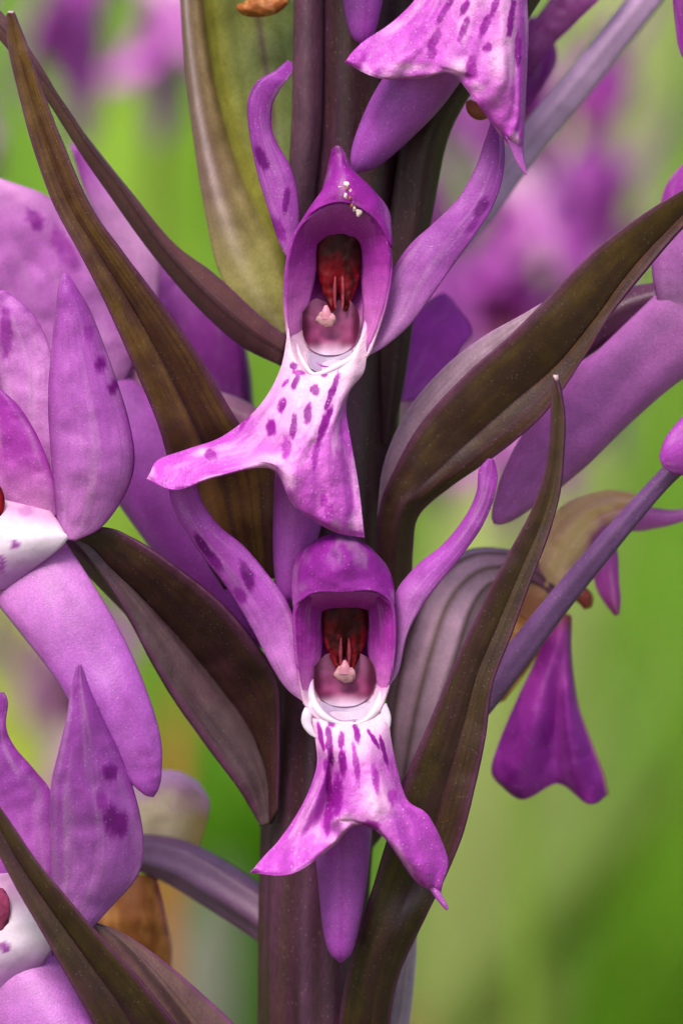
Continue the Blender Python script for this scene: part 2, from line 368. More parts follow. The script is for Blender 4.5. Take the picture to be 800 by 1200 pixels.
g.patch(lip_rows(L1), lipcol(.46, [(344, 429, 5, 4, 0, .8), (350, 437, 8, 3, 10, .5), (346, 449, 4, 9, 25, .9), (369, 458, 5, 7, 0, .9), (335, 449, 3, 6, 40, .5), (318, 446, 3, 10, 30, .8), (331, 475, 5, 9, 15, .85), (361, 484, 5, 12, 5, .9), (344, 498, 4, 14, 5, .85), (318, 500, 6, 9, 0, .75),
                          (388, 462, 4, 24, 20, .9), (380, 500, 5, 26, 18, .8), (370, 530, 5, 18, 10, .5), (380, 438, 4, 4, 0, .8), (336, 525, 6, 14, 0, .4), (300, 475, 3, 16, 35, .5), (290, 490, 3, 14, 30, .45), (247, 534, 9, 6, 20, .6), (379, 585, 5, 8, 0, .4), (385, 600, 5, 8, 0, .3), (349, 405, 2, 10, -12, .0)], seed=3,
                         bright=[(322, 538, 22, 6, .9), (300, 545, 14, 6, .6), (335, 560, 8, 12, .4), (238, 529, 6, 4, .9)]), nu=170, nv=170, wob=3, wobs=.04, seed=5, pleat=3.5, pf=4)
g.done("lip", LIP, f1, 5)
g = Geo(); g.tube([(384, 420, -20, 20), (374, 470, -45, 32), (362, 530, -58, 37), (350, 600, -62, 30), (342, 660, -62, 22), (338, 696, -62, 13), (337, 708, -62, 2)], tubecol(LILAC, S(168, 82, 190), S(160, 72, 184)))
g.done("spur", SPUR, f1)
def column(parent, cx, cy, sx, sy, d):
    red = lambda c: (lambda u, v, X, Y: mix(c, S(58, 0, 6), .8 * smooth(.4, .65, fbm(X * .12, Y * .05, 3))))
    g = Geo()
    deep = lambda u, v, X, Y: mix(mix(S(66, 0, 8), S(120, 8, 26), smooth(cy - sy * .35, cy + sy * .3, Y)), S(40, 0, 4), .85 * smooth(.42, .62, fbm(X * .16, Y * .05, 3)))
    g.blob(cx, cy - sy * .12, d - 3, sx * .45, sy * .42, 12, deep, lump=.12)
    for s in (-1, 1):
        g.tube([(cx + s * sx * .10, cy - sy * .50, d - 4, 3), (cx + s * sx * .17, cy - sy * .38, d, sx * .24), (cx + s * sx * .20, cy - sy * .12, d + 2, sx * .29), (cx + s * sx * .19, cy + sy * .14, d + 3, sx * .24), (cx + s * sx * .16, cy + sy * .34, d + 6, sx * .14), (cx + s * sx * .13, cy + sy * .5, d + 8, 2)], deep, nu=28, nv=44, flat=.42, wob=3, wobs=.12, seed=5 + s)
        g.tube([(cx + s * sx * .08, cy + sy * .1, d + 12, 1), (cx + s * sx * .09, cy + sy * .28, d + 13, sx * .04), (cx + s * sx * .08, cy + sy * .46, d + 13, 1)], flat(S(150, 60, 76), .5), nu=10, nv=16)
    return g.done("column", GLOSS, parent)
column(f1, 397, 314, 54, 102, -30)
def stigma(parent, x0, x1, y0, y1, d, ros):
    cx, cy, rx, ry = (x0 + x1) / 2, (y0 + y1) / 2, (x1 - x0) / 2, (y1 - y0) / 2
    def f(u, v, X, Y):
        sx, ty = np.abs(X - cx) / rx, (Y - y0) / (y1 - y0)
        C = mix(S(176, 104, 148), S(150, 70, 118), smooth(.2, .55, ty)); C = mix(C, S(206, 178, 206), smooth(.72, 1.0, ty))
        C = mix(C, S(66, 2, 34), .9 * smooth(.62, .92, sx + .12 * (fbm(X * .08, Y * .08, 2) - .5)) * (1 - smooth(.8, 1, ty)))  # sides darkened in the colour so the stigma reads as a hollow
        C = mix(C, S(96, 16, 60), .7 * np.exp(-((ty - .78) / .09) ** 2) * smooth(.2, .5, sx))
        return C * (1 + .3 * (fbm(X * .1, Y * .1, 3)[..., None] - .5) * 2)
    g = Geo(); g.bowl([(x0, cy - ry * .5, d + 8), (x0 + 2, cy + ry * .4, d + 10), (cx - rx * .45, y1 - 2, d + 12), (cx + rx * .45, y1 - 2, d + 12), (x1 - 2, cy + ry * .4, d + 10), (x1, cy - ry * .5, d + 8), (cx + rx * .55, y0, d), (cx, y0 + 6, d - 4), (cx - rx * .55, y0, d)], (cx, cy - 6, d - 12), f, prof=.8, nr=18, nt=60)
    o = g.done("stigma", WAX, parent)
    g = Geo(); g.blob(ros[0], ros[1], d + 6, ros[2], ros[3], 3, flat(S(200, 146, 156), .5), lump=.4)
    g.tube([(ros[0], ros[1] - 16, d + 4, 2), (ros[0], ros[1] - 8, d + 6, ros[2] * .5), (ros[0], ros[1], d + 6, ros[2] * .7)], flat(S(204, 130, 156), .25), nu=16, nv=14, flat=.5)
    g.done("rostellum", WAX, parent)
stigma(f1, 354, 420, 350, 416, -22, (382, 374, 11, 8))
def side_petals(parent, left, right, seed):
    """the two inner petals that line the hood"""
    for rows in (left, right):
        g = Geo(); g.strip(rows, pet(S(216, 140, 216), S(186, 56, 196), S(158, 26, 170), seed=seed, ea=.5, nv=4), wob=3, wobs=.05, seed=seed, nu=24); g.done("petal", PETAL, parent, 5)
side_petals(f1, [(340, 400, 352, 398, 0, -10, -20), (335, 360, 362, 356, 3, -14, -30), (337, 310, 373, 306, 7, -16, -36), (348, 270, 377, 272, 12, -10, -30), (370, 249, 388, 256, 16, 4, -14), (390, 241, 396, 246, 20, 14, 4)],
            [(430, 412, 422, 404, 2, -10, -18), (446, 372, 426, 362, 1, -14, -30), (457, 318, 421, 312, 3, -16, -36), (452, 278, 419, 274, 8, -10, -30), (432, 252, 412, 256, 14, 4, -14), (410, 240, 404, 246, 20, 14, 4)], 61)
def collar(parent, pts, cmid=None):
    pts = [(x, y, d - 2, r * (.4 + .12 * math.sin(x * .31 + y * .2))) for (x, y, d, r) in pts]
    g = Geo(); g.tube(pts, lambda u, v, X, Y: mix(S(230, 214, 232), S(200, 128, 202), .9 * smooth(.22, .48, np.abs(v - .5))) * (1 + .06 * (fbm(X * .08, Y * .08, 4)[..., None] - .5)), nu=20, nv=50, flat=.8)
    g.done("throat_collar", WAX, parent)
collar(f1, [(342, 376, -22, 5), (345, 396, -10, 9), (352, 418, 0, 10), (364, 437, 8, 9), (376, 438, 9, 8), (394, 430, 8, 10), (412, 420, 4, 14), (424, 402, -6, 14), (429, 384, -16, 9), (430, 368, -26, 4)])
g = Geo(); g.patch([[(358, 412, -12), (385, 416, -14), (414, 410, -12)], [(360, 422, -6), (384, 427, -8), (412, 419, -6)], [(364, 432, 4), (380, 439, 4), (404, 431, 4)]], flat(S(170, 146, 178)), nu=24, nv=16)
g.done("spur_mouth", WAX, f1, 2)
g = Geo()
_r2 = random.Random(4)
for (x, y, rx, ry, a) in ((406, 216, 5, 5, -20), (409, 224, 6, 5, 30), (413, 236, 7, 6, 10), (405, 229, 4, 6, 15), (420, 249, 5, 7, -20), (383, 232, 9, 2.4, -14), (374, 238, 5, 1.6, -20), (415, 244, 3, 5, -10), (398, 219, 3, 2, 0), (411, 230, 3, 7, 40)):
    g.blob(x, y, 29.5 - abs(x - 404) * .42, rx * .62, ry * .62, 1.6, flat(S(232, 206, 206), .6), ang=a + _r2.uniform(-15, 15), lump=.7, n=18, seed=_r2.randint(1, 40))
for (x, y) in ((410, 232), (412, 241), (406, 221)): g.blob(x, y, 30.5, 1.6, 2.4, 1.2, flat(S(160, 96, 60)), n=10)
g.done("scar", DRY, f1)

# ---- flower, lower middle -------------------------------------------------
f2 = flower()
g = Geo(); g.bowl([(356, 824, 2), (349, 790, 4), (345, 750, 6), (345, 712, 8), (357, 698, 14), (385, 692, 22), (420, 692, 22), (449, 697, 14), (461, 712, 8), (463, 750, 4), (459, 788, 2), (452, 815, 2), (440, 838, 4), (408, 852, 6), (372, 842, 4)],
                  (405, 745, -62), hoodcol(806, 690, 5), prof=1.0)
g.done("hood", PETAL, f2, 6)
g = Geo(); g.patch([[(344, 712, 2), (368, 695, 22), (403, 694, 33), (438, 693, 22), (462, 710, 2)], [(342, 686, -8), (363, 672, 20), (397, 668, 38), (431, 669, 20), (461, 690, -8)],
                    [(349, 652, -22), (370, 641, 8), (396, 638, 26), (428, 643, 9), (453, 665, -20)], [(370, 634, -34), (384, 628, -14), (398, 627, -6), (415, 631, -14), (434, 643, -32)]],
                   pet(S(158, 46, 176), S(150, 34, 168), S(128, 20, 140), seed=3, ea=.5, spots=[(396, 652, 4, 12, -30, .35)]), wob=4, wobs=.04)
g.done("dorsal_sepal", PETAL, f2, 6)
g = Geo()
g.strip([(356, 822, 357, 817, -14, -12, -14), (336, 806, 354, 800, -24, -10, -16), (318, 779, 349, 770, -30, -12, -20), (301, 746, 346, 735, -34, -14, -24), (285, 718, 334, 702, -36, -14, -26), (265, 686, 312, 672, -36, -12, -26), (245, 660, 285, 640, -34, -10, -22), (224, 630, 256, 616, -30, -10, -20), (206, 600, 238, 590, -24, -8, -16), (198, 572, 226, 560, -16, -4, -10), (196, 548, 206, 540, -10, -5, -8)],
        pet(PALE, S(178, 82, 202), S(170, 76, 194), spots=[(238, 638, 5, 16, -35, .9), (252, 656, 6, 12, -40, .6), (291, 676, 7, 17, -22, .85), (283, 698, 6, 12, -30, .45)], seed=2), wob=5)
g.done("lateral_sepal", PETAL, f2, 6)
g = Geo()
g.strip([(452, 806, 455, 803, -12, -10, -12), (459, 788, 466, 786, -18, -8, -14), (463, 745, 476, 744, -26, -10, -16), (462, 700, 494, 710, -30, -8, -18), (488, 664, 513, 684, -26, -6, -14), (520, 638, 537, 655, -18, -2, -8), (546, 605, 562, 620, -8, 4, -2), (559, 576, 576, 590, 0, 8, 2), (561, 552, 582, 562, 2, 8, 4), (569, 541, 579, 543, 4, 8, 4), (573, 538, 575, 538, 5, 6, 5)],
        pet(PALE, S(176, 80, 200), S(150, 42, 170), spots=[(556, 572, 4, 8, 20, .3)], seed=9), wob=4)
g.done("lateral_sepal", PETAL, f2, 6)
L2 = [[(362, 828, -6), (374, 838, 0), (388, 844, 4), (406, 846, 6), (426, 843, 4), (441, 836, 0), (453, 824, -6)],
      [(370, 868, 4), (381, 873, 22), (391, 876, 26), (408, 878, 36), (427, 875, 36), (444, 869, 24), (457, 862, 4)],
      [(371, 900, 6), (380, 906, 22), (388, 910, 12), (409, 914, 46), (430, 912, 48), (449, 906, 34), (465, 902, 8)],
      [(355, 942, 2), (367, 943, 20), (384, 945, 8), (407, 942, 52), (434, 945, 56), (457, 938, 42), (477, 938, 14)],
      [(328, 983, -4), (350, 978, 14), (377, 968, 16), (401, 958, 52), (432, 962, 56), (467, 957, 44), (502, 957, 16)],
      [(309, 1004, 2), (344, 998, 22), (383, 980, 32), (408, 961, 50), (440, 970, 50), (478, 1000, 48), (524, 1006, 2)],
      [(293, 1023, 12), (342, 1024, 32), (389, 992, 40), (416, 967, 44), (449, 980, 34), (487, 1032, 24), (516, 1046, 12)]]
g = Geo()
g.patch(lip_rows(L2), lipcol(.26, [(386, 872, 4, 22, -6, .9), (376, 862, 3, 16, -12, .7), (400, 868, 4, 9, 0, .8), (388, 848, 5, 4, 0, .8), (402, 895, 5, 16, 0, .85), (396, 930, 7, 26, 0, .55), (418, 860, 4, 12, -12, .85), (417, 895, 4, 22, -8, .6), (437, 866, 3, 14, -30, .85), (449, 880, 3, 20, -14, .9), (386, 925, 5, 30, -5, .6), (384, 960, 4, 20, 0, .5),
                        (432, 968, 12, 6, 0, .5), (459, 934, 6, 10, 0, .35), (440, 915, 4, 18, -8, .35)], seed=6, bright=[(440, 938, 16, 24, .95), (405, 960, 14, 7, .6), (420, 880, 10, 20, .3), (388, 985, 16, 4, .5)]), nu=170, nv=170, wob=2.5, wobs=.05, seed=8, pleat=4, pf=4)
g.tube([(504, 1038, 12, 3), (510, 1045, 13, 3.6), (516, 1054, 14, 3), (521, 1061, 14, 2.4), (524, 1066, 14, .8)], flat(S(190, 96, 208)), nu=14, nv=24)
g.done("lip", LIP, f2, 5)
g = Geo(); g.tube([(410, 840, -25, 22), (406, 900, -48, 34), (402, 970, -52, 34), (401, 1040, -46, 28), (399, 1090, -42, 21), (399, 1117, -40, 13), (399, 1128, -40, 2)], tubecol(LILAC, S(166, 84, 192), S(156, 64, 182), stripes=4, stripe=.45))
g.done("spur", SPUR, f2)
side_petals(f2, [(358, 828, 366, 818, 0, -10, -20), (350, 792, 374, 784, 3, -12, -30), (346, 750, 379, 744, 5, -14, -36), (346, 714, 381, 712, 8, -10, -32), (362, 698, 388, 699, 14, 0, -16)], [(450, 822, 442, 814, 0, -10, -20), (458, 790, 434, 782, 2, -12, -30), (462, 750, 429, 744, 3, -14, -36), (460, 714, 427, 712, 7, -10, -32), (446, 698, 420, 699, 14, 0, -16)], 66)
column(f2, 404, 738, 56, 96, -30)
stigma(f2, 368, 438, 766, 828, -22, (404, 790, 12, 9))
collar(f2, [(366, 776, -34, 5), (363, 795, -18, 9), (366, 818, -4, 9), (378, 838, 6, 9), (400, 848, 10, 7), (424, 846, 10, 8), (441, 830, 2, 11), (448, 806, -10, 11), (447, 788, -20, 9), (443, 774, -34, 5)])
g = Geo(); g.patch([[(374, 822, -12), (405, 826, -14), (437, 822, -12)], [(376, 832, -6), (405, 838, -8), (436, 832, -6)], [(382, 844, 4), (404, 848, 4), (430, 845, 4)]], flat(S(170, 146, 180)), nu=24, nv=16)
g.done("spur_mouth", WAX, f2, 2)
g = Geo(); g.tube([(367, 822, -4, 4), (361, 834, 0, 6), (359, 846, 3, 6), (364, 857, 5, 4), (370, 864, 6, 1)], flat(S(226, 208, 230), .15), nu=18, nv=24, flat=.6)
g.tube([(447, 826, -2, 6), (452, 840, 0, 6), (453, 852, 2, 4), (452, 860, 2, 1)], flat(S(226, 208, 230), .15), nu=16, nv=20, flat=.6)
g.done("throat_flap", WAX, f2)

# ---- flower above, cut by the frame ---------------------------------------
f0 = flower()
L0 = [[(512, -110, 0), (530, -104, 10), (548, -100, 14), (562, -99, 16), (578, -101, 14), (594, -106, 8), (606, -114, 0)],
      [(505, -60, 0), (525, -52, 18), (546, -46, 28), (564, -44, 32), (582, -46, 30), (600, -52, 22), (613, -60, 2)],
      [(494, -12, -6), (515, 0, 18), (540, 8, 34), (564, 12, 42), (586, 10, 40), (603, 0, 28), (616, -12, 2)],
      [(462, 24, -10), (490, 38, 14), (522, 48, 34), (556, 55, 46), (586, 55, 46), (604, 45, 30), (618, 40, 4)],
      [(428, 47, -4), (466, 62, 12), (504, 68, 30), (545, 82, 48), (586, 92, 48), (604, 92, 34), (616, 92, 8)],
      [(412, 62, 8), (450, 78, 14), (496, 78, 24), (535, 84, 44), (574, 108, 44), (602, 135, 32), (614, 140, 10)],
      [(404, 73, 16), (442, 91, 8), (490, 92, 14), (528, 86, 34), (556, 117, 34), (588, 160, 24), (612, 176, 10)]]
g = Geo(); g.patch(lip_rows(L0), lipcol(.34, [(545, 8, 5, 10, 25, .9), (543, 35, 4, 16, 20, .8), (568, 30, 5, 16, 20, .7), (571, 56, 6, 6, 0, .7), (520, 15, 4, 18, 30, .8), (508, 48, 6, 18, 25, .6), (506, 62, 8, 6, 0, .6), (552, 80, 8, 14, 0, .5), (580, 5, 4, 16, 18, .7), (598, 20, 4, 22, 8, .8), (606, 60, 4, 20, 0, .6)], seed=12,
                             bright=[(540, 78, 14, 10, .9), (478, 78, 24, 4, .6), (584, 70, 12, 24, .8), (595, 20, 8, 30, .5)]), nu=150, nv=150, wob=3, wobs=.04, seed=9, pleat=4, pf=4)
g.strip([(592, 160, 612, 172, 24, 24, 10), (599, 176, 613, 184, 20, 20, 10), (606, 192, 615, 196, 16, 16, 12), (615, 204, 617, 205, 12, 12, 12)], flat(S(200, 110, 216)), nu=10, nv=20)
g.done("lip", LIP, f0, 5)
g = Geo(); g.tube([(540, 0, -40, 26), (520, 50, -50, 38), (492, 95, -60, 39), (462, 135, -66, 34), (436, 172, -68, 24), (422, 192, -68, 14), (416, 202, -68, 2)], tubecol(LILAC, S(158, 78, 184), S(160, 84, 188), stripes=3, stripe=.45))
g.done("spur", SPUR, f0)
g = Geo(); g.tube([(548, 118, -70, 3), (554, 126, -70, 9), (562, 130, -70, 11), (570, 130, -70, 8), (575, 128, -70, 2)], flat(S(150, 84, 62), .5), nu=16, nv=20)
g.done("withered_tip", DRY, f0)
g = Geo(); g.bowl([(510, -115, 2), (505, -160, 6), (512, -215, 12), (535, -250, 22), (565, -256, 26), (595, -245, 20), (614, -210, 10), (618, -160, 4), (608, -118, 2), (560, -95, 6)], (560, -165, -75), hoodcol(-120, -250, 9), prof=.6)
g.done("hood", PETAL, f0, 6)
column(f0, 560, -190, 48, 92, -38)
g = Geo(); g.tube([(640, -60, -110, 24), (590, 20, -90, 24), (556, 66, -100, 22), (522, 108, -112, 25), (497, 160, -124, 26), (482, 240, -132, 25), (466, 340, -138, 22), (458, 440, -146, 16), (452, 520, -150, 6)], tubecol(S(70, 44, 52), S(62, 40, 42), S(54, 32, 36), stripe=.4, stripes=5, dark=BDARK), ribs=5, rib=.06)
part(g.done("ovary", STEM, plant))
# ribs of the stem and ovary of the upper flower
g = Geo(); g.tube([(362, -60, -128, 16), (361, 60, -124, 17), (359, 150, -122, 17), (352, 230, -122, 16), (348, 300, -124, 14), (352, 380, -128, 8)], tubecol(S(88, 54, 74), S(80, 48, 66), S(70, 40, 54), stripe=.3, dark=BDARK), ribs=4, rib=.05)
part(g.done("ovary", STEM, plant))

# ---- bracts -----------------------------------------------------------------
TIPW = S(214, 180, 190)
LB = [(262, 690, 326, 676, -128), (232, 640, 328, 610, -104), (206, 574, 326, 540, -80), (186, 500, 282, 498, -48), (152, 418, 234, 418, -24), (122, 352, 190, 356, -9), (94, 298, 148, 300, 1), (62, 238, 108, 244, 7), (38, 170, 76, 172, 11), (22, 110, 55, 118, 13), (10, 58, 35, 60, 14), (7, 24, 21, 24, 14), (10, 13, 15, 13, 14)]
g = Geo(); g.fold([(xl, yl, xl + (xr - xl) * .44, yl + (yr - yl) * .44, xr, yr, d_, d_ - .14 * (xr - xl), d_ + 2) for (xl, yl, xr, yr, d_) in LB],
                  bractcol(S(72, 40, 30), S(106, 76, 30), seed=1, oa=.85, tip=TIPW, foldline=.5), nv=130, nu=44, bow=.07, wob=2)
part(g.done("bract", BRACT, plant, 7))
g = Geo(); g.fold([(305, 968, 316, 966, 326, 950, -128, -130, -122), (284, 930, 312, 905, 328, 870, -112, -136, -110), (250, 884, 290, 850, 326, 800, -96, -132, -84), (214, 834, 244, 788, 302, 758, -80, -114, -64), (184, 786, 198, 734, 258, 706, -66, -94, -48), (150, 722, 160, 694, 206, 664, -54, -72, -38), (118, 672, 128, 664, 158, 632, -46, -54, -36), (100, 648, 108, 642, 124, 618, -42, -45, -38), (87, 634, 90, 632, 96, 627, -42, -42, -42)],
                  bractcol(S(54, 30, 30), S(78, 50, 32), seed=5, oa=.5, left=S(96, 76, 82), foldline=.5, fw=.03), nv=110, nu=44, bow=.06, wob=3)
part(g.done("bract", BRACT, plant, 7))
g = Geo(); g.fold([(444, 704, 462, 706, 480, 704, -132, -118, -140), (443, 640, 462, 644, 482, 640, -124, -104, -128), (446, 596, 470, 600, 490, 602, -112, -92, -112), (458, 560, 486, 578, 528, 568, -96, -88, -92), (492, 498, 534, 532, 584, 530, -78, -82, -74), (542, 442, 594, 478, 640, 482, -60, -70, -56), (598, 392, 650, 430, 686, 416, -46, -58, -44), (642, 348, 694, 378, 714, 370, -36, -46, -34), (700, 290, 738, 318, 755, 318, -24, -34, -22), (760, 246, 786, 266, 798, 268, -12, -20, -10), (830, 204, 842, 214, 850, 218, 0, -6, 2), (900, 160, 906, 166, 912, 168, 10, 8, 12), (960, 120, 961, 121, 962, 122, 20, 20, 20)],
                  bractcol(S(56, 32, 30), S(80, 58, 26), seed=9, oa=.75, foldline=.5), nv=120, nu=44, bow=.06, wob=2)
part(g.done("bract", BRACT, plant, 7))
g = Geo(); g.strip([(444, 640, 462, 640, -130, -126, -126), (444, 596, 464, 590, -126, -118, -118), (452, 540, 478, 545, -118, -104, -104), (478, 482, 514, 486, -104, -88, -88), (520, 432, 562, 434, -92, -76, -76), (566, 396, 604, 398, -80, -68, -68), (612, 370, 640, 364, -70, -64, -64), (648, 348, 652, 350, -62, -62, -62)],
                   bractcol(S(158, 126, 150), S(140, 112, 120), edge=S(180, 140, 180), seed=3, oa=.4, foldline=-1, lat=.12), wob=2)
part(g.done("bract_wing", BRACT, plant, 6))
R2 = [(396, 1290, 462, 1290, -150), (396, 1230, 456, 1230, -126), (400, 1182, 457, 1188, -106), (410, 1130, 468, 1138, -88), (424, 1082, 490, 1090, -72), (442, 1022, 516, 1040, -56), (460, 962, 541, 980, -40), (478, 906, 557, 918, -28), (502, 848, 568, 866, -18), (532, 778, 577, 802, -8), (560, 718, 598, 746, 0), (590, 658, 619, 688, 8), (618, 606, 641, 630, 14), (635, 562, 655, 580, 18), (643, 518, 660, 530, 21), (645, 480, 661, 488, 22), (647, 450, 656, 457, 22), (648, 439, 651, 440, 22)]
g = Geo(); g.fold([(xl, yl, xl + (xr - xl) * .58, yl + (yr - yl) * .58, xr, yr, d_, d_ + (10 if yl > 1060 else -.16 * (xr - xl)), d_ + 2) for (xl, yl, xr, yr, d_) in R2],
                  bractcol(S(52, 32, 30), S(74, 56, 28), seed=14, oa=.8, tip=TIPW, foldline=.5), nv=140, nu=44, bow=.05, wob=2)
part(g.done("bract", BRACT, plant, 7))
# narrow dark bract behind the long left one
g = Geo(); g.fold([(330, 428, 332, 414, 336, 396, -130, -124, -130), (280, 402, 288, 384, 300, 368, -124, -110, -124), (228, 354, 236, 338, 250, 322, -116, -100, -116), (176, 292, 186, 282, 202, 286, -108, -94, -106), (130, 228, 140, 216, 152, 226, -100, -88, -98), (98, 182, 106, 172, 112, 176, -94, -84, -92), (60, 122, 68, 114, 76, 128, -88, -80, -86), (28, 78, 34, 70, 40, 68, -84, -78, -82), (-4, 40, 0, 30, 2, 16, -80, -76, -80), (-40, 0, -36, -8, -34, -14, -78, -76, -78), (-62, -40, -61, -41, -60, -42, -76, -76, -76)],
                  bractcol(S(94, 58, 66), S(100, 74, 56), seed=21, oa=.4, edge=S(96, 50, 90), lat=.25), nv=100, nu=36, bow=.06)
part(g.done("bract", BRACT, plant, 7))
# broad pale green bract seen from inside, top left
def greenbract(u, v, X, Y):
    C = mix(S(128, 100, 92), S(118, 98, 62), smooth(.1, .3, u)); C = mix(C, S(146, 146, 56), .85 * smooth(.3, .4, u)); C = mix(C, S(112, 118, 62), smooth(.44, .62, u)); C = mix(C, S(92, 104, 58), smooth(.7, .95, u))
    C = mix(C, S(84, 64, 54), .85 * np.exp(-((u - .75) / .025) ** 2)); C = mix(C, S(190, 164, 166), .9 * np.exp(-((u - .12) / .035) ** 2)); C = mix(C, S(98, 82, 40), .6 * np.exp(-((u - .335) / .02) ** 2))  # the pale pink ridge line has its bright highlight painted in
    C = mix(C, S(176, 170, 96), .75 * smooth(.5, .85, v) * (1 - smooth(.3, .5, u)))
    return C * (1 + .25 * (fbm(u * 24, v * 3, 3)[..., None] - .5) * 1.2)
g = Geo(); g.patch([[(224, -160, -150), (236, -160, -126), (260, -160, -150), (310, -160, -165), (352, -160, -150)], [(214, -40, -150), (228, -40, -122), (250, -40, -150), (302, -40, -168), (352, -40, -150)], [(215, 30, -150), (232, 30, -122), (254, 30, -150), (304, 30, -168), (352, 30, -150)], [(222, 110, -152), (244, 110, -124), (266, 105, -150), (316, 105, -168), (352, 105, -150)],
                    [(232, 190, -152), (262, 185, -126), (288, 180, -148), (324, 170, -166), (352, 165, -152)], [(243, 258, -154), (284, 246, -128), (308, 232, -146), (334, 225, -162), (352, 220, -154)], [(256, 315, -156), (308, 296, -132), (328, 284, -146), (344, 276, -156), (356, 270, -154)], [(284, 362, -158), (326, 340, -138), (342, 330, -148), (352, 322, -154), (360, 318, -154)], [(330, 396, -158), (344, 386, -148), (352, 378, -150), (358, 372, -154), (364, 368, -154)]],
                   greenbract, nu=60, nv=90, wob=3)
part(g.done("bract", BRACT, plant, 7))
g = Geo(); g.tube([(278, 8, -118, 3), (288, 10, -116, 9), (304, 8, -114, 12), (320, 6, -114, 11), (332, 2, -116, 6), (338, -4, -118, 2)], lambda u, v, X, Y: mix(S(196, 132, 80), S(150, 84, 40), smooth(.4, .6, fbm(X * .15, Y * .15, 3))), nu=22, nv=30, wob=4, wobs=.12)
part(g.done("dried_petal", DRY, plant))
# pale bract back at the lower right, behind the base of the big bract
g = Geo(); g.strip([(370, 1400, 410, 1400, -215, -200, -215), (415, 1310, 458, 1305, -235, -220, -230), (440, 1220, 476, 1215, -236, -222, -232), (452, 1160, 484, 1150, -234, -220, -230), (462, 1110, 487, 1100, -232, -222, -230), (474, 1060, 484, 1060, -230, -226, -230), (480, 1030, 481, 1030, -230, -230, -230)], bractcol(S(168, 146, 170), S(150, 130, 150), edge=S(170, 140, 180), foldline=-1, lat=.1, seed=6))
part(g.done("bract", BRACT, plant, 6))

# ---- ovary and withered flower at the right ----------------------------------
fw = flower()
g = Geo(); g.tube([(468, 940, -205, 12), (478, 880, -215, 28), (490, 820, -220, 36), (506, 760, -224, 40), (526, 705, -228, 37), (556, 672, -232, 28), (590, 664, -238, 20), (622, 668, -246, 15), (650, 690, -250, 12)], tubecol(S(190, 172, 176), S(206, 184, 204), S(128, 76, 118), stripe=.9, stripes=8, dark=S(84, 70, 44)), ribs=8, rib=.07, twist=.8)
g.done("ovary", SPUR, fw)
TAN = S(255, 222, 182); ORG = S(170, 104, 58)
g = Geo(); g.patch([[(604, 716, -262), (622, 730, -262), (640, 742, -264), (656, 740, -270)], [(612, 676, -248), (636, 690, -240), (650, 700, -246), (668, 700, -262)], [(630, 632, -240), (652, 640, -226), (668, 652, -236), (688, 660, -256)], [(656, 596, -244), (680, 604, -228), (694, 618, -238), (704, 640, -258)], [(700, 576, -252), (716, 588, -242), (724, 602, -246), (722, 622, -262)], [(742, 578, -262), (748, 590, -258), (748, 602, -260), (740, 616, -268)]],
                   lambda u, v, X, Y: mix(mix(S(214, 150, 120), TAN, smooth(.1, .35, v)), S(222, 130, 206), smooth(.55, .95, u * .6 + v * .45 + .3 * (fbm(X * .06, Y * .06, 8) - .5))), nu=60, nv=70, wob=6, wobs=.04, pleat=3, pf=3)
g.done("hood", PAPER, fw, 4)
g = Geo(); g.strip([(716, 590, 712, 618, -262, -252, -262), (742, 590, 744, 622, -260, -248, -260), (766, 596, 770, 618, -256, -246, -256), (792, 598, 794, 612, -252, -246, -252), (830, 590, 832, 598, -248, -246, -248)], pet(LILAC, S(190, 104, 200), S(190, 110, 204), seed=2))
g.strip([(690, 610, 712, 606, -256, -240, -256), (692, 650, 722, 646, -250, -234, -250), (698, 686, 724, 680, -246, -234, -246), (710, 708, 726, 704, -244, -236, -244), (721, 721, 724, 720, -244, -242, -244)], pet(LILAC, S(176, 72, 180), S(130, 24, 110), seed=3))
g.done("lateral_sepal", PETAL, fw, 6)
g = Geo(); g.bowl([(634, 668, -256), (660, 640, -250), (686, 640, -250), (692, 668, -250), (674, 690, -250), (648, 706, -256)], (666, 668, -282), lambda u, v, X, Y: mix(S(150, 70, 90), S(110, 44, 24), smooth(0, .4, v)), nr=12, nt=40)
g.tube([(672, 690, -262, 6), (684, 700, -258, 9), (688, 712, -256, 4)], flat(S(140, 60, 60)), nu=14, nv=16)
g.done("column", DRY, fw, 3)
g = Geo(); g.strip([(588, 706, 644, 690, -268, -252, -266), (586, 740, 648, 720, -270, -250, -268), (582, 776, 642, 744, -272, -254, -270), (576, 810, 620, 780, -274, -262, -272), (578, 826, 590, 820, -276, -272, -276)], lambda u, v, X, Y: mix(S(236, 180, 110), S(190, 120, 64), smooth(.4, .65, fbm(X * .06, Y * .03, 3))), wob=5)
g.done("withered_sepal", PAPER, fw, 4)
def wl(u, v, X, Y):
    C = mix(S(170, 60, 170), S(160, 44, 178), smooth(0, .5, v)); C = mix(C, S(120, 14, 138), .7 * smooth(.5, .7, fbm(X * .05, Y * .02, 6))); C = mix(C, S(176, 84, 190), .6 * np.exp(-((u - .62) / .05) ** 2))
    C = mix(C, S(200, 170, 120), smooth(.95, 1, u) * smooth(.1, .2, v)); return mix(C, S(150, 70, 80), 1 - smooth(0, .12, v))
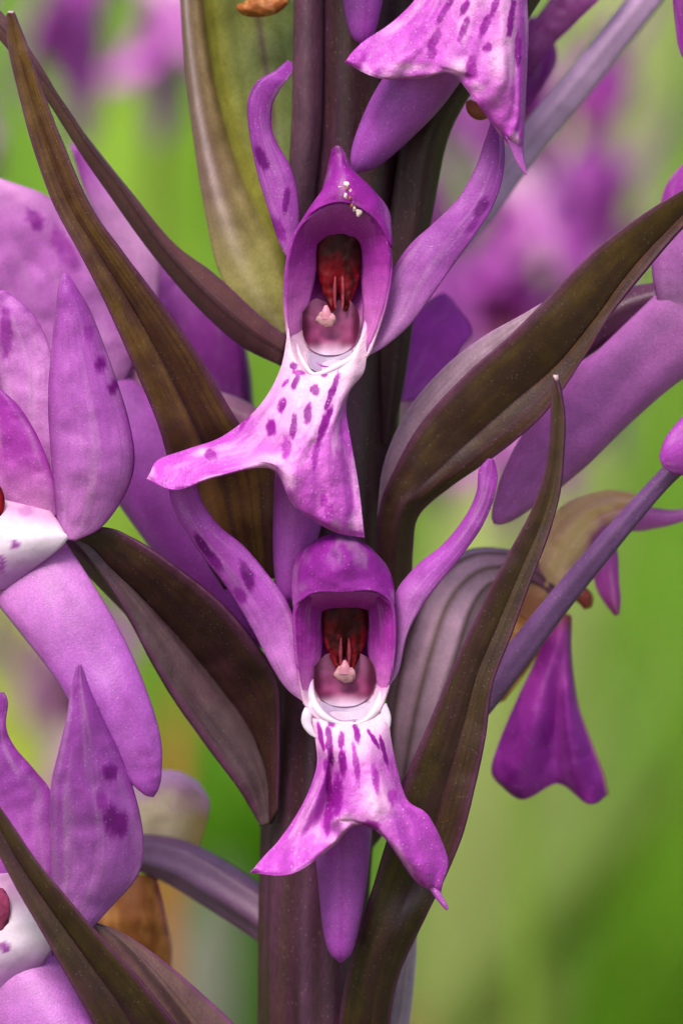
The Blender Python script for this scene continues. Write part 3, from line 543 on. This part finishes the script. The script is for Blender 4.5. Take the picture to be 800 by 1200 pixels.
g = Geo(); g.patch([[(648, 716, -262), (654, 718, -254), (660, 720, -252), (664, 720, -256), (668, 722, -264)], [(634, 760, -258), (646, 764, -240), (656, 764, -238), (664, 766, -246), (668, 768, -262)], [(606, 820, -256), (630, 826, -228), (652, 828, -244), (664, 826, -232), (676, 824, -258)], [(584, 872, -254), (616, 884, -226), (648, 880, -246), (672, 880, -230), (692, 868, -256)], [(576, 902, -252), (606, 920, -230), (648, 905, -244), (680, 915, -232), (706, 904, -254)], [(582, 916, -254), (612, 936, -242), (654, 918, -248), (690, 942, -240), (712, 930, -256)]], wl, nu=60, nv=60, wob=5)
g.done("lip", PETAL, fw, 6)

# long purple ovary crossing at the right, with the flower it carries just entering the frame
fr = flower()
g = Geo(); g.tube([(430, 990, -195, 8), (462, 945, -186, 12), (505, 898, -170, 15), (545, 846, -150, 17), (590, 790, -135, 17), (650, 712, -118, 15), (716, 632, -105, 13), (772, 568, -96, 11), (820, 520, -90, 12), (860, 470, -84, 14)], tubecol(S(96, 76, 90), S(112, 82, 134), S(92, 62, 112), stripe=.35, stripes=5, dark=S(62, 48, 60)), ribs=5, rib=.06)
g.done("ovary", SPUR, fr)
g = Geo(); g.strip([(862, 420, 880, 500, -60, -40, -60), (830, 450, 850, 548, -56, -30, -60), (800, 488, 815, 556, -56, -30, -60), (782, 510, 792, 555, -56, -38, -58), (774, 530, 779, 548, -56, -50, -56), (773, 538, 774, 540, -56, -56, -56)], pet(LILAC, S(184, 78, 206), S(180, 66, 198), seed=4))
g.done("lip", PETAL, fr, 6)

# flower at the right edge: thick spur, ovary, sepals
f3 = flower()
g = Geo(); g.tube([(860, 330, -120, 54), (812, 374, -126, 52), (758, 418, -134, 46), (704, 468, -144, 44), (656, 518, -152, 42), (618, 562, -158, 32), (594, 594, -160, 19), (582, 609, -162, 9), (578, 614, -162, 1)], tubecol(S(190, 126, 200), S(178, 104, 196), S(186, 118, 202), stripe=.2), flat=.8)
g.done("spur", SPUR, f3)
g = Geo(); g.strip([(800, 390, 860, 400, -110, -80, -100), (776, 366, 850, 380, -110, -70, -100), (764, 318, 850, 330, -108, -64, -96), (770, 288, 850, 280, -104, -66, -90), (800, 262, 850, 250, -96, -70, -84), (840, 230, 850, 232, -90, -84, -84)], pet(S(206, 172, 216), S(178, 116, 194), S(170, 96, 190), seed=7), wob=4)
g.strip([(770, 250, 840, 300, -140, -130, -130), (782, 214, 840, 250, -138, -124, -128), (806, 186, 840, 210, -134, -126, -128), (836, 160, 840, 165, -130, -130, -130)], pet(MAG, MAG, DEEP, seed=5))
g.done("lateral_sepal", PETAL, f3, 6)
g = Geo(); g.tube([(440, 625, -190, 10), (500, 560, -178, 18), (600, 460, -180, 22), (680, 395, -176, 25), (730, 366, -168, 25), (770, 350, -160, 19), (800, 340, -150, 14)], tubecol(S(70, 44, 56), S(74, 44, 66), S(78, 42, 74), stripe=.4, dark=S(40, 18, 36)), ribs=5, rib=.05)
g.done("ovary", SPUR, f3)
g = Geo(); g.strip([(790, -60, 860, -60, -120, -100, -100), (788, -10, 860, 0, -120, -96, -100), (791, 30, 860, 60, -120, -100, -100), (797, 62, 850, 90, -118, -104, -100), (815, 84, 840, 96, -115, -110, -105)], pet(S(150, 50, 170), S(140, 44, 160), DEEP, seed=5))
g.done("petal_tip", PETAL, f3, 6)

# ---- flower at the left edge --------------------------------------------------
f4 = flower()
g = Geo()
g.strip([(72, 632, 88, 633, -6, -2, -6), (68, 612, 120, 616, -8, 8, -12), (65, 575, 148, 575, -4, 34, -20), (61, 535, 157, 538, 0, 40, -22), (58, 490, 151, 496, 2, 40, -22), (58, 450, 138, 452, 4, 36, -18), (62, 405, 120, 402, 4, 30, -12), (66, 365, 104, 362, 4, 22, -6), (70, 335, 88, 335, 4, 12, 2), (75, 321, 79, 321, 4, 5, 4)],
        pet(S(204, 140, 216), S(186, 104, 206), S(166, 70, 190), spots=[(116, 428, 8, 9, 0, .9), (132, 453, 8, 8, 0, .75), (104, 390, 6, 10, 0, .2)], seed=31, veins=.45, ea=.6), wob=5, nu=40)
g.done("lateral_sepal", PETAL, f4, 6)
g = Geo(); g.strip([(-40, 620, 68, 604, -50, -20, -10), (-40, 560, 64, 566, -50, -10, -12), (-40, 500, 50, 524, -50, -4, -14), (-40, 440, 26, 482, -50, -6, -16), (-40, 410, -2, 455, -50, -20, -20)], pet(S(206, 140, 206), S(176, 60, 190), S(150, 34, 170), seed=12, ea=.6, veins=.3), wob=4)
g.done("hood", PETAL, f4, 6)
g = Geo(); g.strip([(20, 640, 68, 600, -70, -50, -40), (8, 560, 66, 540, -70, -44, -40), (4, 490, 62, 480, -70, -40, -44), (-2, 430, 62, 420, -70, -44, -50), (-14, 380, 40, 370, -70, -50, -56), (-20, 345, 6, 340, -70, -60, -64)], pet(S(206, 150, 216), S(200, 140, 214), S(176, 90, 196), seed=15, spots=[(8, 390, 8, 26, 0, .3)]), wob=6)
g.strip([(40, 540, 150, 440, -230, -200, -214), (20, 450, 162, 410, -228, -180, -210), (-10, 370, 158, 370, -226, -168, -208), (-30, 300, 138, 320, -224, -164, -206), (-40, 240, 104, 268, -222, -168, -206), (-40, 208, 54, 230, -220, -180, -204), (-30, 196, 4, 212, -220, -200, -206)], pet(S(206, 150, 218), S(192, 116, 208), S(216, 170, 226), seed=18, veins=.3, spots=[(40, 256, 9, 12, -30, .5), (75, 290, 12, 26, -30, .25)]), wob=9, wobs=.02)
g.done("sepal", PETAL, f4, 6)
g = Geo(); g.strip([(-60, 700, 6, 690, -26, -4, -16), (-60, 652, 74, 638, -8, 14, 2), (-60, 610, 74, 622, -20, 8, 2), (-60, 570, 60, 600, -40, -14, -12)], lambda u, v, X, Y: spots_on(mix(mix(S(186, 120, 196), S(228, 210, 230), smooth(.1, .42, v)), S(206, 150, 196), smooth(.55, .9, v)), X, Y, [(18, 638, 6, 6, 0, .7), (2, 660, 4, 10, 0, .7), (30, 600, 10, 6, 0, .2)], S(120, 40, 130)), wob=3)
g.done("throat_collar", WAX, f4, 5)
g = Geo(); g.blob(-20, 588, -6, 26, 30, 4, lambda u, v, X, Y: mix(S(130, 10, 24), S(80, 4, 16), smooth(.4, .6, fbm(X * .1, Y * .1, 4))))
g.done("column", GLOSS, f4)
g = Geo(); g.tube([(-30, 590, -70, 46), (16, 646, -46, 54), (62, 708, -14, 52), (102, 768, 6, 47), (132, 826, 22, 43), (156, 874, 22, 34), (170, 908, 22, 21), (177, 927, 22, 10), (180, 934, 22, 1)], tubecol(S(200, 140, 210), S(168, 92, 194), S(152, 66, 180), stripe=.35, stripes=5), flat=.42, nv=80, ribs=5, rib=.02, wob=4)
g.done("spur", SPUR, f4)

g = Geo(); g.tube([(335, 905, -190, 12), (262, 812, -172, 20), (160, 700, -136, 22), (80, 626, -84, 20), (10, 592, -54, 16)], tubecol(S(90, 54, 82), S(104, 66, 100), S(130, 90, 130), dark=BDARK), ribs=5, rib=.06)
g.done("ovary", SPUR, f4)
# ---- flower at the lower left ---------------------------------------------------
f5 = flower()
g = Geo(); g.strip([(62, 1120, 104, 1090, -20, -4, -18), (60, 1070, 130, 1062, -12, 12, -16), (61, 1020, 162, 1024, 4, 32, -8), (59, 970, 168, 985, 22, 50, 4), (60, 925, 158, 932, 38, 62, 18), (68, 885, 142, 888, 50, 68, 34), (78, 845, 122, 846, 58, 70, 48), (84, 808, 105, 808, 62, 69, 58), (90, 784, 97, 784, 64, 66, 63), (93, 779, 94, 779, 64, 65, 64)],
                   pet(S(192, 128, 212), S(164, 80, 190), S(136, 40, 156), spots=[(136, 962, 14, 18, -20, .65), (130, 905, 9, 11, -20, .6), (120, 940, 8, 14, -20, .3)], seed=35, ea=.3), wob=5, nu=40)
g.done("lateral_sepal", PETAL, f5, 6)
g = Geo(); g.strip([(-40, 1060, 66, 1050, -50, -30, -40), (-40, 1000, 64, 985, -52, -24, -40), (-40, 950, 60, 930, -54, -22, -40), (-40, 915, 40, 902, -50, -20, -36), (-30, 885, 18, 876, -44, -20, -30), (-12, 856, 7, 852, -36, -22, -26), (-4, 826, 9, 824, -30, -22, -26), (-2, 812, 5, 811, -28, -25, -26)], pet(LILAC, S(160, 72, 186), S(130, 40, 150), seed=38), wob=5)
g.done("sepal", PETAL, f5, 6)
g = Geo(); g.strip([(-60, 1186, 34, 1150, -24, -6, -18), (-60, 1132, 66, 1100, -8, 10, -6), (-60, 1080, 54, 1060, -10, 4, -12), (-60, 1030, 24, 1022, -24, -16, -22)], lambda u, v, X, Y: spots_on(mix(mix(S(186, 120, 196), S(228, 210, 230), smooth(.1, .42, v)), S(206, 150, 200), smooth(.55, .9, v)), X, Y, [(6, 1110, 6, 6, 0, .7)], S(120, 40, 130)), wob=3)
g.done("throat_collar", WAX, f5, 5)
g = Geo(); g.blob(-10, 1064, 2, 22, 28, 4, flat(S(150, 60, 100), .4), lump=.2)
g.done("column", GLOSS, f5)
g = Geo(); g.tube([(-20, 1090, -70, 46), (26, 1156, -42, 54), (75, 1236, -6, 54), (110, 1310, 10, 48), (140, 1380, 10, 30), (155, 1420, 10, 8)], tubecol(S(200, 140, 210), S(166, 90, 192), S(150, 66, 178), stripe=.2), flat=.7)
g.done("spur", SPUR, f5)
g = Geo(); g.tube([(335, 1370, -190, 12), (225, 1245, -135, 18), (132, 1142, -92, 18), (40, 1086, -64, 16), (0, 1070, -50, 12)], tubecol(S(90, 54, 82), S(104, 66, 100), S(130, 90, 130), dark=BDARK), ribs=5, rib=.06)
g.done("ovary", SPUR, f5)
# bracts of that flower
g = Geo(); g.fold([(152, 1300, 200, 1290, 262, 1270, -30, -36, -30), (112, 1205, 152, 1196, 208, 1202, 20, 10, 20), (76, 1140, 108, 1132, 166, 1150, 38, 28, 38), (50, 1094, 74, 1084, 128, 1108, 46, 38, 46), (22, 1046, 40, 1036, 88, 1062, 52, 46, 52), (0, 1004, 12, 992, 46, 1012, 56, 52, 56), (-26, 950, -14, 942, 4, 950, 60, 57, 60), (-60, 880, -54, 876, -48, 878, 64, 63, 64), (-80, 830, -79, 829, -78, 829, 66, 66, 66)],
                  bractcol(S(56, 34, 30), S(74, 58, 28), seed=25, oa=.7), nv=100, nu=40, bow=.06)
part(g.done("bract", BRACT, plant, 7))
g = Geo(); g.fold([(260, 1330, 290, 1310, 320, 1290, -80, -70, -90), (190, 1262, 240, 1230, 288, 1218, -60, -50, -70), (140, 1180, 190, 1160, 232, 1162, -44, -36, -52), (112, 1120, 150, 1112, 178, 1118, -36, -30, -42), (100, 1092, 124, 1090, 140, 1094, -32, -29, -36), (92, 1078, 100, 1078, 108, 1082, -30, -30, -32)], bractcol(S(104, 72, 78), S(118, 92, 76), seed=28, oa=.5, edge=S(120, 60, 112)), nv=70, nu=36, bow=.06)
part(g.done("bract", BRACT, plant, 7))

# ---- fading flower at the back, lower left ---------------------------------------
f6 = flower()
g = Geo(); g.tube([(130, 998, -300, 16), (168, 1000, -286, 21), (210, 1012, -270, 26), (256, 1038, -250, 28), (300, 1068, -230, 27), (340, 1100, -205, 24)], tubecol(S(110, 84, 122), S(124, 100, 136), S(112, 82, 112), stripe=.45, stripes=6, dark=S(66, 40, 66)), ribs=6, rib=.08, twist=1.2)
g.done("ovary", SPUR, f6)
g = Geo(); g.patch([[(130, 985, -320), (170, 992, -300), (205, 996, -300), (232, 994, -316)], [(128, 950, -316), (170, 956, -286), (210, 960, -286), (242, 962, -312)], [(140, 915, -316), (176, 915, -290), (212, 920, -288), (244, 938, -312)], [(160, 902, -322), (184, 903, -306), (210, 906, -306), (230, 916, -318)]], lambda u, v, X, Y: mix(mix(S(255, 240, 212), S(240, 212, 160), smooth(.6, 1, u)), S(248, 204, 246), smooth(.35, .7, v + .3 * (fbm(X * .05, Y * .05, 2) - .5))), nu=30, nv=30, wob=6)
g.done("hood", PAPER, f6, 5)
g = Geo(); g.patch([[(130, 1040, -300), (160, 1026, -284), (184, 1028, -290)], [(110, 1080, -300), (158, 1068, -272), (192, 1070, -292)], [(116, 1110, -300), (164, 1104, -276), (200, 1110, -294)], [(140, 1140, -304), (172, 1140, -290), (200, 1140, -300)]], lambda u, v, X, Y: mix(mix(S(184, 124, 66), S(148, 88, 44), smooth(.4, .6, fbm(X * .07, Y * .02, 2))), S(150, 60, 110), smooth(.85, 1, u) * (1 - v)), nu=30, nv=30, wob=6)
g.done("withered_sepal", DRY, f6, 7)

# ---- flowers on the far side of the spike ----------------------------------------
f7 = flower()
g = Geo(); g.strip([(150, 500, 300, 520, -430, -410, -430), (165, 430, 296, 470, -430, -400, -425), (168, 370, 288, 410, -425, -395, -420), (150, 320, 260, 350, -420, -395, -415), (120, 270, 200, 300, -418, -400, -412), (98, 220, 150, 250, -415, -405, -412), (82, 168, 96, 175, -412, -408, -410)], pet(S(150, 66, 172), S(166, 90, 188), S(170, 80, 190), seed=41), wob=14, wobs=.015)
g.strip([(190, 460, 286, 480, -400, -380, -395), (180, 390, 280, 400, -395, -370, -390), (196, 350, 262, 352, -395, -374, -390), (215, 320, 240, 320, -392, -384, -390)], pet(S(120, 40, 140), S(146, 56, 166), S(180, 110, 200), seed=44))
g.strip([(90, 175, 96, 172, -330, -326, -330), (104, 230, 140, 215, -332, -312, -328), (130, 290, 184, 280, -334, -308, -330), (150, 340, 186, 330, -336, -318, -332), (170, 380, 180, 380, -338, -334, -336)], pet(S(160, 60, 180), S(220, 180, 230), S(200, 150, 214), seed=43))
g.done("sepal", PETAL, f7, 6)
g = Geo(); g.tube([(110, 396, -240, 14), (140, 420, -240, 20), (176, 446, -236, 22), (220, 470, -226, 22), (280, 490, -212, 20), (330, 520, -200, 16)], tubecol(S(170, 130, 160), S(150, 116, 140), S(160, 120, 150), stripe=.6, stripes=5, dark=S(66, 38, 60)), ribs=5, rib=.08)
g.done("ovary", SPUR, f7)
f8 = flower()
g = Geo(); g.tube([(90, 440, -230, 40), (140, 500, -220, 52), (190, 570, -215, 54), (235, 640, -212, 48), (275, 700, -210, 34), (300, 740, -208, 18), (312, 760, -208, 3)], tubecol(S(170, 96, 194), S(156, 72, 182), S(150, 70, 176), stripe=.25, stripes=3), flat=.6)
g.done("spur", SPUR, f8)
f9 = flower()
g = Geo(); g.strip([(462, 470, 476, 470, -270, -262, -270), (462, 410, 510, 462, -310, -290, -290), (480, 370, 540, 412, -350, -330, -330), (505, 350, 552, 388, -370, -356, -360), (520, 343, 528, 350, -380, -378, -378)], pet(S(206, 84, 220), S(200, 66, 214), S(190, 64, 204), seed=48))
g.done("sepal", PETAL, f9, 6)
f10 = flower()
g = Geo(); g.tube([(420, 440, -205, 14), (462, 370, -250, 18), (500, 318, -295, 20), (560, 250, -320, 19), (610, 180, -340, 19), (680, 95, -360, 19), (760, -5, -380, 18), (830, -90, -400, 16)], tubecol(S(170, 156, 186), S(192, 176, 208), S(180, 160, 196), stripe=.3, dark=S(120, 100, 130)), ribs=5, rib=.05)
g.done("ovary", SPUR, f10)
g = Geo(); g.strip([(600, 70, 622, 90, -330, -320, -330), (612, 42, 640, 60, -330, -312, -328), (640, 6, 676, 24, -332, -312, -328), (672, -40, 716, -20, -334, -316, -330), (720, -100, 740, -90, -336, -330, -334)], pet(S(130, 40, 140), S(164, 84, 166), S(160, 80, 170), seed=52), wob=5)
g.strip([(602, 130, 618, 128, -420, -410, -420), (600, 90, 640, 95, -420, -400, -420), (606, 60, 652, 66, -424, -410, -424), (620, 20, 640, 20, -426, -424, -426)], pet(MAG, DEEP, MAG, seed=53))
g.done("sepal", PETAL, f10, 6)

tag(plant, "purple spotted orchid spike with dark bronze bracts, standing sharp before the blurred meadow", "orchid")

# ------------------------------------------------------------------ more of the spike out of sight, and the orchids behind: copies of one flower
AX = Vector(((392 - 400) * K, 190 * K, 0)); F2Z = (600 - 750) * K
def copy_flower(src, parent, mat):
    e = src.copy(); col.objects.link(e); e.parent = parent; e.matrix_local = mat
    for ch in src.children:
        c = ch.copy(); col.objects.link(c); c.parent = e
    return e
def ring(z, phi, tilt=0, out=0.0):
    return Matrix.Translation((AX.x, AX.y, z)) @ Matrix.Rotation(math.radians(phi), 4, 'Z') @ Matrix.Translation((0, -out, 0)) @ Matrix.Rotation(math.radians(tilt), 4, 'X') @ Matrix.Translation((-AX.x, -AX.y, -F2Z))
MO = Matrix.Translation(OFF)
for (py, phi) in ((-330, 10), (-300, 100), (-330, -110), (-300, 190), (-500, 60), (-520, -50), (-500, 180), (1500, -10), (1480, 130), (1520, -120)):
    copy_flower(f2, plant, MO @ ring((600 - py) * K, phi))

def back_spike(name, px, py, behind, flowers, label, lean=0.0, stem_r=38):
    """another orchid standing in the meadow; (px, py) is the middle of its flower head"""
    s = (DIST + behind) / DIST
    head = CENTRE + RX.to_3x3() @ Vector(((px - 400) * K * s, behind, (600 - py) * K * s))
    e = bpy.data.objects.new(name, None); col.objects.link(e); e.location = (head.x + lean * head.z, head.y, 0); e.rotation_euler = (0, -math.atan(lean), 0)
    L = head.z
    zt = L + max(f[0] for f in flowers) * K + .008
    n = 14; Vs = []; Fs = []; Cs = []
    for i in range(20):
        t = i / 19; z = t * zt - .002 * (1 - t); r = stem_r * K * (1 - .75 * t)
        for j in range(n):
            a = 2 * math.pi * j / n; Vs.append((r * math.cos(a), r * math.sin(a), z)); Cs.append(mix(S(120, 150, 50), S(84, 50, 62), np.array(smooth(.84, .98, t))).reshape(3))
    o = make_obj("stem", Vs, grid_faces(20, n, True), np.array(Cs), STEM, e)
    for (dz, phi, tilt) in flowers:
        copy_flower(f2, e, Matrix.Translation((0, 0, L + dz * K)) @ Matrix.Rotation(math.radians(phi), 4, 'Z') @ Matrix.Rotation(math.radians(tilt), 4, 'X') @ Matrix.Translation((-AX.x, -AX.y, -F2Z)))
    tag(e, label, "orchid", "orchids out of focus behind")
    return e
back_spike("orchid_plant", 600, 250, .17, [(-170, -10, 0), (-120, 110, 10), (-150, 230, 0), (10, 50, 5), (40, -70, 5), (30, 170, 0), (170, 0, 0), (190, 120, 0), (180, 240, 0)], "blurred magenta orchid behind the bent bract at the right of the sharp spike", .02)
back_spike("orchid_plant", 190, -70, .16, [(40, 0, 0), (30, 120, 0), (10, 240, 0), (190, 60, 0), (180, 180, 0), (190, -60, 0)], "blurred purple orchid behind the tip of the long bronze bract", -.03)
back_spike("orchid_plant", -190, 100, .12, [(-60, 80, 0), (-40, 160, 0), (-50, 260, 0), (110, 80, 0), (120, 200, 0), (130, -40, 0)], "soft purple orchid half hidden behind the sharp spike's left flowers", .01)
back_spike("orchid_plant", 30, 800, .2, [(0, 30, 0), (20, 150, 0), (10, -90, 0)], "small blurred pink orchid low behind the thick curved spur", .0)

# ------------------------------------------------------------------ meadow
def terrain(x, y): return 0.0
m, n, l = new_mat("meadow_soil")
out = n.new("ShaderNodeOutputMaterial"); pr = n.new("ShaderNodeBsdfPrincipled"); tc = n.new("ShaderNodeTexCoord")
no = n.new("ShaderNodeTexNoise"); no.inputs["Scale"].default_value = 6; no.inputs["Detail"].default_value = 6; l.new(tc.outputs["Object"], no.inputs["Vector"])
cr = n.new("ShaderNodeValToRGB"); cr.color_ramp.elements[0].position = .35; cr.color_ramp.elements[0].color = (.05, .085, .014, 1); cr.color_ramp.elements[1].position = .68; cr.color_ramp.elements[1].color = (.13, .20, .03, 1)
l.new(no.outputs[0], cr.inputs[0]); l.new(cr.outputs[0], pr.inputs["Base Color"]); pr.inputs["Roughness"].default_value = .9; l.new(pr.outputs[0], out.inputs[0])
gs = 600
grd = bpy.data.meshes.new("ground"); grd.from_pydata([(-gs, -gs, 0), (gs, -gs, 0), (gs, gs, 0), (-gs, gs, 0)], [], [(0, 1, 2, 3)]); grd.materials.append(m)
go = bpy.data.objects.new("ground", grd); col.objects.link(go); go["kind"] = "structure"; go["label"] = "green meadow ground under the grass"

rs = np.random.RandomState(11); SEED = 2
GREENS = [S(102, 154, 28), S(114, 162, 38), S(128, 170, 48), S(146, 180, 68), S(166, 192, 100)]
def blades(N, xs, ys, hs, ws, tones):
    """N curved blades, four segments each"""
    h = hs; az = rs.rand(N) * 2 * np.pi; bend = (.15 + .6 * rs.rand(N)) * h; faz = az + np.pi / 2 + rs.randn(N) * .4
    t = np.linspace(0, 1, 5)
    cx = xs[:, None] + bend[:, None] * np.cos(az)[:, None] * t ** 2; cy = ys[:, None] + bend[:, None] * np.sin(az)[:, None] * t ** 2
    cz = h[:, None] * (t - .22 * t ** 3) - .004
    wd = ws[:, None] * np.array([.7, 1, .9, .6, .04]) * .5
    ox = wd * np.cos(faz)[:, None]; oy = wd * np.sin(faz)[:, None]
    V = np.empty((N, 5, 2, 3)); V[:, :, 0] = np.stack([cx - ox, cy - oy, cz], -1); V[:, :, 1] = np.stack([cx + ox, cy + oy, cz], -1)
    C = np.repeat(tones[:, None, :], 10, 1).reshape(-1, 3)
    b = (np.arange(N) * 10)[:, None]
    F = np.concatenate([np.stack([b[:, 0] + 2 * k, b[:, 0] + 2 * k + 1, b[:, 0] + 2 * k + 3, b[:, 0] + 2 * k + 2], 1) for k in range(4)])
    return V.reshape(-1, 3), F, C
def np_mesh(name, V, F, C, mat):
    me = bpy.data.meshes.new(name); me.vertices.add(len(V)); me.vertices.foreach_set("co", V.astype(np.float32).ravel())
    me.loops.add(F.size); me.loops.foreach_set("vertex_index", F.astype(np.int32).ravel())
    me.polygons.add(len(F)); me.polygons.foreach_set("loop_start", np.arange(len(F), dtype=np.int32) * 4); me.polygons.foreach_set("loop_total", np.full(len(F), 4, np.int32))
    me.update(calc_edges=True); me.validate()
    a = me.color_attributes.new("pigment", 'FLOAT_COLOR', 'POINT'); buf = np.ones((len(V), 4), np.float32); buf[:, :3] = C; a.data.foreach_set("color", buf.ravel())
    me.materials.append(mat); o = bpy.data.objects.new(name, me); col.objects.link(o); return o
N = 60000
yy = .75 + 11 * rs.rand(N) ** 1.8; xx = (rs.rand(N) - .5) * 2 * (.7 + .32 * yy)
cl = fbm(xx * 9, yy * 5, SEED); cl2 = fbm(xx * 4 + 7, yy * 2.5, SEED + 4)
hs = (.05 + .17 * rs.rand(N)) * (.6 + .9 * cl2)
tone = np.array(GREENS)[np.clip((cl * 8 - 2 + rs.randn(N) * .7).astype(int), 0, 4)] * (.85 + .4 * rs.rand(N))[:, None]
V, F, C = blades(N, xx, yy, hs, .003 + .005 * rs.rand(N), tone)
grass = np_mesh("grass", V, F, C, GRASS); grass["kind"] = "stuff"; grass["label"] = "soft green meadow grass filling the blurred background"; grass["category"] = "grass"

def leaf_blade(name, px0, py0, px1, py1, behind, width, c, label):
    """one single long blade leaning across the background, rooted in the ground"""
    s = (DIST + behind) / DIST
    R3 = RX.to_3x3()
    a = CENTRE + R3 @ Vector(((px0 - 400) * K * s, behind, (600 - py0) * K * s)); b = CENTRE + R3 @ Vector(((px1 - 400) * K * s, behind * 1.05, (600 - py1) * K * s))
    d = (b - a); tip = b + d * .5; n = 40; P = []
    root = Vector((a.x - d.x * 2.5, a.y + .01, -.004)); c1 = a - d * min(2.5, .5 * a.z / max(d.z, .004))
    for i in range(n):
        t = i / (n - 1)
        if t < .5: q = t * 2; P.append(root * (1 - q) ** 2 + c1 * 2 * q * (1 - q) + a * q * q)
        else: q = t * 2 - 1; P.append(a * (1 - q) + tip * q)
    V = []; C = []
    for i, p in enumerate(P):
        t = i / (n - 1); wd = width * (1 - t ** 4) * (.5 + .5 * min(1, t * 4)) * .5 + 1e-5
        dr = (P[min(i + 1, n - 1)] - P[max(i - 1, 0)]).normalized(); sd_ = dr.cross(Vector((0, 1, 0))).normalized()
        for k in (-1, 0, 1):
            q = p + sd_ * wd * k + Vector((0, .15 * wd * (1 - abs(k)), 0)); V.append(tuple(q)); C.append(np.asarray(c) * (1 if k else .85))
    o = make_obj(name, V, grid_faces(n, 3), np.array(C), GRASS, None); md = o.modifiers.new("thickness", 'SOLIDIFY'); md.thickness = .0003
    tag(o, label, "grass blade", "single grass blades behind"); return o
leaf_blade("grass_blade", 615, 1150, 750, 860, .40, .008, S(124, 152, 66), "pale broad grass blade slanting up beside the withered flower's lip")
leaf_blade("grass_blade", 560, 1180, 775, 950, .26, .0045, S(100, 124, 36), "dark olive grass blade slanting under the pale broad blade")
leaf_blade("grass_blade", 30, 880, 26, 640, .20, .007, S(176, 196, 56), "bright lime grass blade upright behind the thick curved spur")
leaf_blade("grass_blade", 700, 160, 770, -40, .45, .018, S(180, 194, 116), "pale yellow-green grass blade behind the lilac ovary at the top")
leaf_blade("grass_blade", 150, 260, 175, 60, .35, .014, S(140, 178, 50), "bright green grass blade behind the crossing bracts at the top")
leaf_blade("grass_blade", 470, 1235, 600, 1200, .30, .005, S(196, 140, 96), "dry tan grass blade lying low behind the stem's foot")
leaf_blade("grass_blade", 225, 1230, 246, 1090, .25, .007, S(128, 130, 112), "pale grey dead grass blade beside the stem below the purple ovary")
leaf_blade("grass_blade", 200, 960, 206, 850, .16, .002, S(186, 120, 60), "thin orange-brown grass blade behind the fading pale flower")
